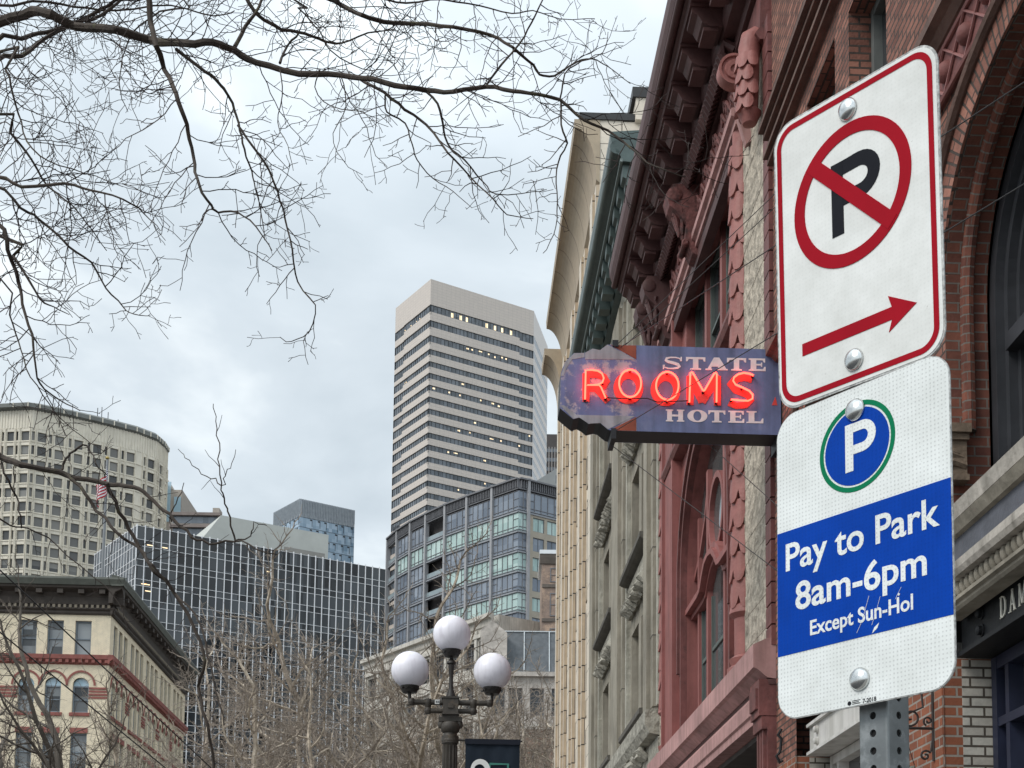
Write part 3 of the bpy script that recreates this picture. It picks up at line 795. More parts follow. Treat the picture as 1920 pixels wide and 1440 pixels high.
    # consoles below the cornice
    for x in (22.05, 25.05, 25.95):
        m = MB(); kf = .72 if x < 24 else .85
        F2 = Fr(fr(x, 0, 0), fr(x, 1, 0))
        m.prism(F2, [(0.05, 13.2), (0.18, 13.25), (0.3, 13.5), (0.28, 13.75), (0.4, 13.9), (0.55, 14.05), (0.6, 14.25), (0.5, 14.4), (0.05, 14.4)], -0.2, 0.2)
        for yy, zz, rr in ((0.47, 14.22, 0.12), (0.3, 13.42, 0.06)):
            q = Loc(Matrix.Translation(fr(x - 0.0, yy, zz)) @ Matrix.Rotation(fr.ang, 4, 'Z') @ Matrix.Rotation(math.pi / 2, 4, 'Y'))
            m.lathe(q, [(0, -0.22), (rr * .6, -0.23), (rr, -0.21), (rr * .8, -0.1), (rr * .8, 0.1), (rr, 0.21), (rr * .6, 0.23), (0, 0.22)], n=16)
        q = Loc(Matrix.Translation(fr(x, 0.3, 13.85)) @ Matrix.Scale(kf, 4))
        m.lathe(q, [(0, -0.42), (0.05, -0.4), (0.07, -0.3), (0.12, -0.24), (0.13, -0.1), (0.1, -.02), (0.12, 0.0), (0.19, 0.08), (0.2, 0.16), (0.15, 0.2), (0.21, 0.26), (0.2, 0.32), (0, 0.34)], n=12)
        for k in range(7):
            a = k * 2 * math.pi / 7
            m.tube([(0.1 * math.cos(a), 0.1 * math.sin(a), -.3), (0.17 * math.cos(a), 0.17 * math.sin(a), 0.0), (0.25 * math.cos(a), 0.25 * math.sin(a), 0.2), (0.27 * math.cos(a), 0.27 * math.sin(a), 0.1)], [.02, .045, .04, .015], 6, q)
        part(m, 'console_bracket', B_CORN if x > 24 else M('blotched_red_carving', (.16, .06, .055), .7, .6, 9, .012, 24, c2=(.04, .025, .024), c2scale=5, c2pos=(.5, .66)), t)  # nearer console: darker red with random near-black blotches
    # sandstone belt over the shop opening
    m = MB(); m.sweepx(fr, [(-0.05, 5.3), (0.1, 5.32), (0.22, 5.42), (0.27, 5.44), (0.27, 5.72), (0.1, 5.8), (-0.05, 5.82)], 16.96, X1); part(m, 'belt_course', B_PINK, t)
    m = MB(); m.sweepx(fr, [(-0.05, 5.24), (0.08, 5.24), (0.1, 5.3), (-0.05, 5.3)], 16.96, X1); part(m, 'belt_moulding', B_CORN, t)
    m = MB(); m.sweepx(fr, [(-0.3, 4.86), (0.14, 4.86), (0.14, 4.96), (0.17, 4.98), (0.17, 5.16), (0.12, 5.235), (-0.3, 5.235)], 17.5, X1); part(m, 'shop_beam', B_PINK, t)
    m = MB(); m.box(fr, 16.97, 17.48, -0.3, 0.2, 4.86, 5.3); m.box(fr, 17.04, 17.4, 0.2, 0.23, 4.95, 5.2); part(m, 'beam_end_block', B_RED_D, t)
    for x0 in (16.98, 25.4):
        m = MB(); m.box(fr, x0, x0 + 0.5, -0.3, 0.1, 0, 4.86)
        for k in range(3): m.box(fr, x0 + 0.06 + 0.14 * k, x0 + 0.14 + 0.14 * k, 0.1, 0.14, 0.5, 4.7)
        m.box(fr, x0 - 0.0, x0 + 0.5, 0.1, 0.17, 4.7, 4.855)
        part(m, 'shop_pier', B_RED_D, t)
    m = MB(); m.box(fr, 17.5, 25.4, -1.4, -0.05, 4.78, 4.85); part(m, 'shop_soffit', M('grey_plank_soffit', (0.09, 0.08, 0.075), 0.8, 0.3, 3), t)
    window(fr, t, 17.5, 25.4, 0.3, 4.78, -1.38, A_NAVY, PANE, 0.12, 0.1, (0.25, 0.5, 0.75), (0.8,), 'shop_window')
    return t
red_building()

# ================================================================== C: grey sandstone building with green cornice
def stone_building():
    t = broot('stone_building', 'grey olive sandstone building with dark green copper cornice between red and cream facades', 'building', 33.0)
    fr = FAC; X0, X1 = 26.53, 38.85
    bays = ((27.95, 31.1), (33.75, 37.2))
    zs = ((0.3, 5.6), (7.05, 9.3), (10.6, 12.8), (14.15, 16.4))
    ops = [(a, b_, c, d) for a, b_ in bays for c, d in zs]
    w = MB(); wall(w, fr, X0, X1, 0, 18.5, ops, 0, 0.5); part(w, 'stone_wall', C_STONE, t)
    core(fr, t, C_STONE, X0 + 0.02, X1 - 0.02, 18.4, -0.7, 12)
    for x0, x1 in ((26.56, 27.5), (31.5, 33.3), (37.6, 38.8)):
        m = MB(); m.box(fr, x0, x1, 0, 0.16, 6.85, 17.2); m.box(fr, x0 + 0.3, x1 - 0.15, 0.16, 0.24, 6.85, 17.2)
        z = 7.6
        part(m, 'pilaster', C_STONE if x0 < 30 else C_STONE, t)
        m = MB(); m.box(fr, x0 - 0.24, x0 - 0.03, -0.01, 0.1, 6.85, 17.2); m.box(fr, x1 + 0.03, x1 + 0.22, -0.01, 0.1, 6.85, 17.2) if x1 < 38 else None
        part(m, 'rough_quoin_strip', C_STONE_L, t)
        m = MB()
        for z in (8.2, 9.9, 11.6, 13.3, 15.0, 16.7): m.box(fr, x0 - 0.004, x1 + 0.004, 0.0, 0.166, z, z + 0.02)
        part(m, 'stone_joint', C_SILL, t)
    for a, b_ in bays:
        for c, d in zs[1:]:
            m = MB(); m.sweepx(fr, [(0, c - 0.2), (0.2, c - 0.14), (0.26, c - 0.1), (0.26, c), (0, c + 0.02)], a - 0.2, b_ + 0.2); part(m, 'window_sill', C_SILL, t)
            m = MB(); m.box(fr, a, b_, 0.01, 0.08, c - 0.95, c - 0.24)
            for k in range(16):
                x = a + (b_ - a) * (k + 0.5) / 16
                m.tube([(x - .08, .05, c - 1.02 + rnd.uniform(0, .1)), (x, .2, c - 0.85 + rnd.uniform(-.1, .1)), (x + .08, .08, c - 0.6)], [0.06, 0.1, 0.04], 6, fr)
            part(m, 'carved_panel', C_ROUGH, t)
            mid = (a + b_) / 2
            m = MB(); m.box(fr, mid - 0.2, mid + 0.2, -0.45, 0.02, c + 0.002, d - 0.002); part(m, 'window_pier', C_STONE, t)
            for x0, x1 in ((a + 0.03, mid - 0.22), (mid + 0.22, b_ - 0.03)):
                window(fr, t, x0, x1, c + 0.02, d - 0.01, -0.42, C_STONE, PANE, 0.08, 0.1, (), (0.5,))
    m = MB(); m.sweepx(fr, [(0, 6.3), (0.22, 6.34), (0.3, 6.5), (0.3, 6.78), (0, 6.85)], X0, X1); part(m, 'rock_faced_belt', C_ROUGH, t)
    m = MB()
    for k in range(9):
        m.box(fr, X0 + 1.35 * k, X0 + 1.35 * k + 1.33, 0, 0.06, 5.62, 6.28)
    part(m, 'rusticated_course', C_ROUGH, t)
    m = MB(); m.sweepx(fr, [(0, 17.2), (0.12, 17.2), (0.2, 17.34), (0.12, 17.5), (0, 17.55)], X0, X1); part(m, 'architrave', C_STONE_L, t)
    m = MB(); m.sweepx(fr, [(0, 17.55), (0.3, 17.6), (0.34, 17.7), (0.34, 18.02), (0.7, 18.05), (0.72, 18.16), (0.8, 18.2), (0.84, 18.32), (0.9, 18.42), (0.93, 18.55), (0.93, 18.66), (0, 18.75)], X0 + .75, X1 + 0.05)
    m.tube([(X0 + .75, 0.8, 18.34), (X1 + .05, 0.8, 18.34)], 0.14, 14, fr)
    part(m, 'copper_cornice', C_GREEN, t)
    m = MB(); m.box(fr, X0 + .75, X1 + .05, 0.68, 0.73, 18.04, 18.1); part(m, 'cornice_trim', C_GREEN_L, t)
    for k in range(15):
        x = X0 + 0.85 + 0.76 * k
        m = MB(); m.prism(Fr(fr(x, 0, 0), fr(x, 1, 0)), [(0.34, 17.6), (0.6, 17.6), (0.6, 17.74), (0.67, 17.78), (0.67, 18.04), (0.34, 18.04)], -0.36, 0.0)
        part(m, 'modillion', C_GREEN, t)
    m = MB(); m.box(fr, 29.0, 38.0, -4.5, -0.25, 18.5, 20.3)
    part(m, 'glass_penthouse', glass('penthouse_glass', (0.3, 0.36, 0.4), (0.36, 0.42, 0.46), (1.5, 3), 0.1), t)  # light blue reflection is put into the glass colour
    return t
stone_building()

# ================================================================== D: cream terracotta building with cove cornice
def cream_building():
    t = broot('cream_building', 'tall cream terracotta building with ribbed piers and tan cove cornice, farthest down the street', 'building', 45.5)
    fr = FAC; X0, X1 = 38.9, 53.2; ZT = 26.3
    bx = [(X0 + 1.35 + 3.55 * k, X0 + 1.35 + 3.55 * k + 2.0) for k in range(4)]
    zs = [(0.3, 5), (6.6, 9.2), (10.1, 12.7), (13.6, 16.2), (17.1, 19.7), (20.6, 23.3)]
    w = MB(); wall(w, fr, X0, X1, 0, ZT, [(a, b_, c, d) for a, b_ in bx for c, d in zs], 0, 0.3); 
    part(w, 'terracotta_wall', D_TERRA, t)
    m = MB(); m.box(fr, X0, X1, -14, -0.6, 0, ZT - .02); part(m, 'rear_wall', D_TERRA, t)
    
    for xx in (X0, X1):
        m = MB(); m.face(fr, [(xx, 0, 0), (xx, 0, ZT), (xx, -.65, ZT), (xx, -.65, 0)]); part(m, 'side_wall', D_TERRA, t)
    for k in range(5):
        x = X0 + 3.55 * k - (.9 if k == 4 else 0); x1 = min(X1, x + 1.2)
        if k == 4: x = X1 - 1.0; x1 = X1
        m = MB(); m.box(fr, x, x1, 0, 0.11, 0, 24.35); m.box(fr, x + .25, x1 - .25, .113, .19, 0, 24.2)
        pr = part(m, 'ribbed_pier', D_TAN, t)
        m = MB(); m.box(fr, x - .004, x1 + .004, .108, .112, 0, 24.36); m.box(fr, x + .246, x1 - .246, .188, .192, 0, 24.21); part(m, 'pale_front_slab', D_TERRA, t, pr)  # tan pier sides, thin paler slabs on the street faces
    for a, b_ in bx:
        for c, d in zs:
            m = MB(); m.box(fr, a + .02, b_ - .02, -.1, .03, c - .55, c - .05); part(m, 'spandrel', D_COVE, t)
    for a, b_ in bx:
        for c, d in zs:
            window(fr, t, a, b_, c, d, -0.2, D_WIN, PANE, 0.08, 0.07, (.5,), (0.5,))
    m = MB()
    pr = [(0.0, 24.4)] + [(0.1 + 0.62 * (1 - math.cos(q)), 24.5 + 1.55 * math.sin(q)) for q in [k * math.pi / 2 / 10 for k in range(11)]] + [(0.74, 26.3), (0.0, 26.3)]
    m.sweepx(fr, pr, X0 - 0.02, X1 - 1.6); part(m, 'cove_cornice', D_COVE, t)
    m = MB(); m.sweepx(fr, [(a, z - 0.6) for a, z in pr], X1 - 0.7, X1 + 1.1); m.box(fr, X1, X1 + 1.1, -6, 0.0, 0, 25.7); part(m, 'end_cornice', D_COVE, t)
    m = MB(); m.box(fr, X0 - 0.05, X1 - 1.6, -3, 0.6, 26.305, 26.5); m.box(fr, X0 - .25, X0 + 5, -6, -0.9, 26.9, 27.2); part(m, 'parapet_cap', DARKMETAL, t)
    m = MB(); m.box(fr, X0 - .2, X0 + 4.9, -5.9, -1.0, 26.25, 26.9); part(m, 'penthouse_wall', D_TERRA, t)
    return t
cream_building()

# ================================================================== parking signs on a perforated post
def rotvec(r):
    v = Vector(r); return Matrix.Rotation(v.length, 4, v.normalized())
SIGN_WHITE = None
def sheeting(name, c, dot, sc_=95.0, amt=0.12, ribs=0.0, spec=0.5, wear=None):
    """retroreflective sheeting: fine honeycomb cells, faint vertical ribs, scuffs"""
    m, nt, b, N, L = _mat(name)
    b.inputs['Roughness'].default_value = 0.42; _spec(b, spec)
    tc = N('ShaderNodeTexCoord')
    vo = N('ShaderNodeTexVoronoi'); vo.inputs['Scale'].default_value = sc_; vo.inputs['Randomness'].default_value = 0.12
    L(tc.outputs['UV'], vo.inputs['Vector'])
    rp = N('ShaderNodeValToRGB'); rp.color_ramp.elements[0].position = 0.12; rp.color_ramp.elements[1].position = 0.3
    rp.color_ramp.elements[0].color = (*[x * (1 - amt) for x in c], 1); rp.color_ramp.elements[1].color = (*c, 1)
    L(vo.outputs['Distance'], rp.inputs[0])
    no = N('ShaderNodeTexNoise'); no.inputs['Scale'].default_value = 9; no.inputs['Detail'].default_value = 9; no.inputs['Roughness'].default_value = 0.7
    L(tc.outputs['UV'], no.inputs['Vector'])
    r2 = N('ShaderNodeValToRGB'); r2.color_ramp.elements[0].position = 0.3; r2.color_ramp.elements[1].position = 0.62
    r2.color_ramp.elements[0].color = (0.8, 0.8, 0.785, 1); r2.color_ramp.elements[1].color = (1, 1, 1, 1)
    L(no.outputs['Fac'], r2.inputs[0])
    mx = N('ShaderNodeMix'); mx.data_type = 'RGBA'; mx.blend_type = 'MULTIPLY'; mx.inputs['Factor'].default_value = 1
    L(rp.outputs[0], mx.inputs['A']); L(r2.outputs[0], mx.inputs['B']); colr = mx.outputs['Result']
    if ribs:
        wv = N('ShaderNodeTexWave'); wv.wave_type = 'BANDS'; wv.bands_direction = 'X'; wv.inputs['Scale'].default_value = 42; wv.inputs['Distortion'].default_value = 0.3
        L(tc.outputs['UV'], wv.inputs['Vector'])
        bp = N('ShaderNodeBump'); bp.inputs['Strength'].default_value = ribs; bp.inputs['Distance'].default_value = 0.0006
        L(wv.outputs['Fac'], bp.inputs['Height']); L(bp.outputs[0], b.inputs['Normal'])
    # dark flecks and grime
    n3 = N('ShaderNodeTexNoise'); n3.inputs['Scale'].default_value = 60; n3.inputs['Detail'].default_value = 4
    L(tc.outputs['UV'], n3.inputs['Vector'])
    r3 = N('ShaderNodeValToRGB'); r3.color_ramp.elements[0].position = 0.24; r3.color_ramp.elements[1].position = 0.3
    r3.color_ramp.elements[0].color = (0.55, 0.53, 0.5, 1); r3.color_ramp.elements[1].color = (1, 1, 1, 1)
    L(n3.outputs['Fac'], r3.inputs[0])
    mx = N('ShaderNodeMix'); mx.data_type = 'RGBA'; mx.blend_type = 'MULTIPLY'; mx.inputs['Factor'].default_value = 1
    L(colr, mx.inputs['A']); L(r3.outputs[0], mx.inputs['B'])
    L(mx.outputs['Result'], b.inputs['Base Color'])
    return m
S_WHITE = sheeting('white_sheeting', (0.77, 0.775, 0.755), 0, 150, 0.05, spec=.15)
S_WHITE2 = sheeting('white_honeycomb_sheeting', (0.76, 0.785, 0.775), 0, 165, 0.26, 0.5, .15)
S_RED = M('sign_red', (0.33, 0.008, 0.018), 0.7, 0.12, 8, spec=0.05)
S_BLACK = M('sign_black', (0.016, 0.017, 0.022), 0.7, 0.2, 10, spec=0.06)
S_BLUE = sheeting('sign_blue', (0.002, 0.05, 0.36), 0, 165, 0.12, 0.5, 0.05)
S_GREEN = M('sign_green', (0.005, 0.17, 0.075), 0.7, 0.1, 8, spec=.05)
S_EDGE = M('worn_aluminium_edge', (0.42, 0.42, 0.41), 0.6, 0.7, 110, metal=0.4)
S_STEEL = M('galvanised_steel', (0.2, 0.215, 0.22), 0.5, 0.28, 9, 0.0006, 60, metal=0.6, c2=(0.29, 0.305, 0.31), c2scale=22, c2pos=(0.5, 0.62))
S_BOLT = M('zinc_bolt', (0.62, 0.63, 0.62), 0.22, 0.15, 90, metal=1.0)
S_HOLE = M('post_interior', (0.02, 0.02, 0.02), 0.9, 0.1, 10, spec=0.1)

def rrect(x0, x1, z0, z1, r, n=8):
    P = []
    for cx, cz, a in ((x1 - r, z1 - r, 0), (x0 + r, z1 - r, 90), (x0 + r, z0 + r, 180), (x1 - r, z0 + r, 270)):
        for k in range(n + 1):
            q = R(a + 90 * k / n); P.append((cx + r * math.cos(q), cz + r * math.sin(q)))
    return P
def text_mb(mb, fr, s, x, z, width, height, y0, y1, bold=0.0):
    """text from Blender's own font, scaled to width and cap height, on the x,z plane"""
    cu = bpy.data.curves.new('t', 'FONT'); cu.body = s; cu.size = 1.0; cu.offset = bold; cu.resolution_u = 6
    o = bpy.data.objects.new('t', cu); col.objects.link(o)
    me = bpy.data.meshes.new_from_object(o.evaluated_get(bpy.context.evaluated_depsgraph_get()))
    V = [v.co.copy() for v in me.vertices]
    x0 = min(v.x for v in V); x1 = max(v.x for v in V)
    sx = width / (x1 - x0); sz = height / 0.69
    for p in me.polygons:
        mb.face(fr, [(x + (V[i].x - x0) * sx, y1, z + V[i].y * sz) for i in p.vertices])
    ed = {}
    for p in me.polygons:
        for e in p.edge_keys: ed[e] = ed.get(e, 0) + 1
    for (a, b_), n in ed.items():
        if n == 1:
            A, B = V[a], V[b_]
            mb.face(fr, [(x + (A.x - x0) * sx, y0, z + A.y * sz), (x + (B.x - x0) * sx, y0, z + B.y * sz), (x + (B.x - x0) * sx, y1, z + B.y * sz), (x + (A.x - x0) * sx, y1, z + A.y * sz)])
    bpy.data.objects.remove(o); bpy.data.curves.remove(cu); bpy.data.meshes.remove(me)
class Neg:
    """sign frame: x right, y towards the reader, z up"""
    ang = 0.0
    def __init__(s, c, r, k=1.0):
        s.M = Matrix.Translation(CAM + (Vector(c) - CAM) * k) @ rotvec(r) @ Matrix.Scale(k, 4)
    def __call__(s, x, y, z): return s.M @ Vector((x, -y, z))
def parking_sign():
    cU, rU = (.4975, 2.0328, 2.7178), (.048, -.0015, -.9103)
    cL, rL = (.4868, 1.9811, 2.2237), (-.0304, -.0057, -.9005)
    U, Lw = Neg(cU, rU, .9885), Neg(cL, rL, 1.012)
    ang = -0.905
    base = Lw(0.003, -0.045, 0.0)
    t = thing('parking_sign', 'steel post carrying white no parking plate above blue and white pay to park plate', 'parking sign', (base.x, base.y, 0), ang)
    def bolts(fr, x, z, under):
        q = Loc(fr.M @ Matrix.Translation((x, -0.0016, z)) @ Matrix.Rotation(math.pi / 2, 4, 'X'))
        b = MB(); b.lathe(q, [(0.0165, 0), (0.0165, 0.002), (0.0135, 0.006), (0.005, 0.0085), (0.0, 0.009)], n=24)
        part(b, 'bolt', S_BOLT, t, under)
    # upper plate
    b = MB(); b.prism(U, rrect(-.1525, .1525, -.2285, .2285, .038, 10), -0.0024, 0.0); b.m = 1
    b.prism(U, rrect(-.1495, .1495, -.2255, .2255, .0355, 10), 0.0, 0.0006, False)
    pl = part(b, 'no_parking_plate', [S_EDGE, S_WHITE], t)
    b = MB(); O = rrect(-.1455, .1435, -.2205, .2205, .033, 10); I = rrect(-.1365, .1345, -.2115, .2115, .025, 10)
    O.append(O[0]); I.append(I[0])
    b.strip(U, [(p[0], 0.0012, p[1]) for p in O], [(p[0], 0.0012, p[1]) for p in I]); part(b, 'red_border', S_RED, t, pl)
    b = MB(); b.ring(U, -.004, .064, .0885, .1085, 0.0006, 0.0018, 72)
    b.ribbon(U, [(-.078, .138), (.07, -.01)], .0225, 0.0006, 0.0024); part(b, 'prohibition_ring', S_RED, t, pl)
    b = MB()
    w_ = .022
    b.prism(U, [(-.04, .008), (-.018, .008), (-.018, .12), (-.04, .12)], .0006, .0013, False)
    arc = [(.012 + .027 * math.cos(q), .0855 + .0245 * math.sin(q)) for q in [math.pi / 2 - k * math.pi / 14 for k in range(15)]]
    b.ribbon(U, [(-.019, .109), (.012, .110)] , .022, .0006, .0013)
    b.ribbon(U, [(.0, .110)] + arc + [(.0, .061)], .022, .0006, .00135)
    b.ribbon(U, [(-.019, .061), (.012, .061)], .021, .0006, .0013)
    part(b, 'letter', S_BLACK, t, pl)
    b = MB(); b.prism(U, [(-.103, -.153), (.064, -.153), (.058, -.17), (.107, -.143), (.058, -.116), (.064, -.134), (-.103, -.134)], .0006, .0014, False); part(b, 'arrow', S_RED, t, pl)
    bolts(U, -.005, .193, pl); bolts(U, -.005, -.19, pl)
    # lower plate
    b = MB(); b.prism(Lw, rrect(-.1525, .1525, -.2285, .2405, .038, 10), -0.0024, 0.0); b.m = 1
    b.prism(Lw, rrect(-.1510, .1510, -.2270, .2390, .0365, 10), 0.0, 0.0006, False)
    pl = part(b, 'pay_parking_plate', [S_EDGE, S_WHITE2], t)
    b = MB(); b.prism(Lw, [(-.1512, -.131), (.1512, -.131), (.1512, .058), (-.1512, .058)], .0006, .0012, False); part(b, 'blue_band', S_BLUE, t, pl)
    b = MB(); b.ring(Lw, -.003, .150, .0595, .0665, .0006, .0012, 64); part(b, 'green_ring', S_GREEN, t, pl)
    b = MB(); b.ring(Lw, -.003, .150, 0, .0565, .0006, .0012, 64); part(b, 'blue_disc', S_BLUE, t, pl)
    b = MB()
    b.prism(Lw, [(-.0225, .115), (-.0085, .115), (-.0085, .186), (-.0225, .186)], .0012, .0018, False)
    arc = [(.008 + .0165 * math.cos(q), .1625 + .0165 * math.sin(q)) for q in [math.pi / 2 - k * math.pi / 14 for k in range(15)]]
    b.ribbon(Lw, [(-.009, .179), (.004, .179)] + arc + [(.004, .146), (-.009, .146)], .0135, .0012, .0018)
    part(b, 'letter', S_WHITE2, t, pl)
    for s, x, z, wd, h, bo in (('Pay to Park', -.1345, -.003, .268, .0405, .016), ('8am-6pm', -.1165, -.0665, .228, .0405, .018), ('Except Sun-Hol', -.0895, -.110, .178, .0215, .018)):
        b = MB(); text_mb(b, Lw, s, x, z, wd, h, .0012, .0018, bo); part(b, 'lettering', S_WHITE2, t, pl)
    b = MB(); r4 = random.Random(3)
    for pts, wd in (([(.016, -.075), (.004, -.108), (-.006, -.124)], .0005), ([(.035, -.08), (.028, -.1), (.02, -.118)], .0004), ([(.07, -.075), (.06, -.09)], .0004)):
        b.ribbon(Lw, pts, wd, .0018, .0021)
    b.prism(Lw, [(.02, -.13), (.024, -.122), (.032, -.117), (.029, -.124)], .0012, .0016, False)
    b.ring(Lw, .066, -.0845, 0, .0018, .0018, .0021, 10)
    part(b, 'scratch', S_WHITE2, t, pl)
    b = MB(); text_mb(b, Lw, '7-2018', .002, -.226, .023, .006, .0006, .001, .02)
    b.ring(Lw, -.021, -.2225, 0, .0032, .0006, .001, 12)
    for k in range(3): b.box(Lw, -.016, -.002 - .003 * (k % 2), .0006, .001, -.2205 - .0022 * k, -.2195 - .0022 * k)
    part(b, 'date_print', S_BLACK, t, pl)
    bolts(Lw, -.004, .2045, pl); bolts(Lw, -.002, -.191, pl)
    # square perforated post
    F2 = Fr((base.x, base.y), (base.x + math.cos(ang), base.y + math.sin(ang)))
    class PF:
        ang = 0
        def __call__(s, x, y, z): return Vector((base.x, base.y, z)) + Vector((math.cos(ang), math.sin(ang), 0)) * x + Vector((-math.sin(ang), math.cos(ang), 0)) * y
    pf = PF(); hw = .0255; hr = .0056; zt = 2.86
    lean = Vector((0, 0, 0))
    b = MB()
    def side(fn):
        """one wall of the post with round holes every 25 mm; fn(s, z, d) -> local point"""
        z = 0.16
        prev = 0.0
        n = 12
        e = hw - .004
        while z < zt - .02:
            za, zb = z - .0127, z + .0127
            cs = [(hr * math.cos(2 * math.pi * k / n), z + hr * math.sin(2 * math.pi * k / n)) for k in range(n)]
            sq = []
            for k in range(n):
                a = 2 * math.pi * k / n; c, s_ = math.cos(a), math.sin(a)
                m_ = min(e / abs(c) if abs(c) > 1e-6 else 9, .0127 / abs(s_) if abs(s_) > 1e-6 else 9)
                sq.append((c * m_, z + s_ * m_))
            for k in range(n):
                k2 = (k + 1) % n
                poly = [cs[k], sq[k]]
                a, a2 = sq[k], sq[k2]
                for cx in (-e, e):
                    for cz in (za, zb):
                        if (abs(a[0] - cx) < 1e-9 and abs(a2[1] - cz) < 1e-9) or (abs(a[1] - cz) < 1e-9 and abs(a2[0] - cx) < 1e-9):
                            if abs(a[0] - a2[0]) > 1e-9 and abs(a[1] - a2[1]) > 1e-9: poly.append((cx, cz))
                poly += [a2, cs[k2]]
                b.face(pf, [fn(p[0], p[1], 0) for p in poly])
                b.face(pf, [fn(cs[k][0], cs[k][1], 0), fn(cs[k2][0], cs[k2][1], 0), fn(cs[k2][0], cs[k2][1], .003), fn(cs[k][0], cs[k][1], .003)])
            z += .0254
        b.face(pf, [fn(-e, 0, 0), fn(e, 0, 0), fn(e, .16 - .0127, 0), fn(-e, .16 - .0127, 0)])
    side(lambda s, z, d: (s, -hw + d, z)); side(lambda s, z, d: (s, hw - d, z)); side(lambda s, z, d: (hw - d, s, z)); side(lambda s, z, d: (-hw + d, s, z))
    e = hw - .004
    for sx in (-1, 1):
        for sy in (-1, 1):
            pts = [(sx * e + sx * .004 * math.cos(q), sy * e + sy * .004 * math.sin(q)) for q in [k * math.pi / 10 for k in range(6)]]
            b.sm = True
            for p, q in zip(pts[:-1], pts[1:]): b.face(pf, [(p[0], p[1], 0), (q[0], q[1], 0), (q[0], q[1], zt), (p[0], p[1], zt)])
            b.sm = False
    post = part(b, 'post', S_STEEL, t)
    b = MB(); b.box(pf, -hw + .0035, hw - .0035, -hw + .0035, hw - .0035, 0, zt - .01); part(b, 'post_interior', S_HOLE, t, post)
    return t
parking_sign()

# ================================================================== neon hotel sign across the pavement
SU, STH = 16.5, 0.36
class SignPlane:
    """x from the wall out to the street end, y out of the face towards the camera, z up"""
    ang = 0
    def __call__(s, x, y, z): return FAC(SU - y, x, z)
SP = SignPlane()
def spx(zx, zy):
    """point of the face plane seen at this place of the photo"""
    d = ray(zx / 4 + 1000, zy / 4 + 540)
    o = FAC(SU, 0, 0); n = FAC.ex
    p = CAM + d * ((o - CAM).dot(n) / d.dot(n))
    q = p - FAC.P
    return (q.dot(FAC.ey), p.z)
def SPT(L_): return [spx(*p) for p in L_]
N_BLUE = M('faded_blue_enamel', (0.145, 0.175, 0.32), 0.55, 0.22, 4, 0.001, 30, c2=(0.2, 0.22, 0.36), c2scale=3.0, streak=0.35)
N_WORN = M('worn_blue_enamel', (0.15, 0.17, 0.33), 0.55, 0.22, 3, 0.001, 30, c2=(0.4, 0.35, 0.4), c2scale=3.4, c2pos=(0.51, 0.57), streak=.25)
N_GREY = M('weathered_grey_enamel', (0.36, 0.35, 0.38), 0.6, 0.18, 4, streak=0.45)
N_RUST = M('rust_red_enamel', (0.27, 0.065, 0.035), 0.65, 0.35, 5)
N_CASE = M('black_sign_casing', (0.02, 0.021, 0.025), 0.55, 0.3, 5)
N_LET = M('pale_pink_enamel', (0.76, 0.67, 0.67), 0.6, 0.14, 7)
N_SHADOW = M('red_enamel_letter', (0.62, 0.06, 0.05), 0.5, 0.15, 6)
NEON = emit('lit_neon', (1.0, 0.036, 0.02), 10.0)
NEON_OFF = M('tube_support', (0.02, 0.015, 0.015), 0.6)
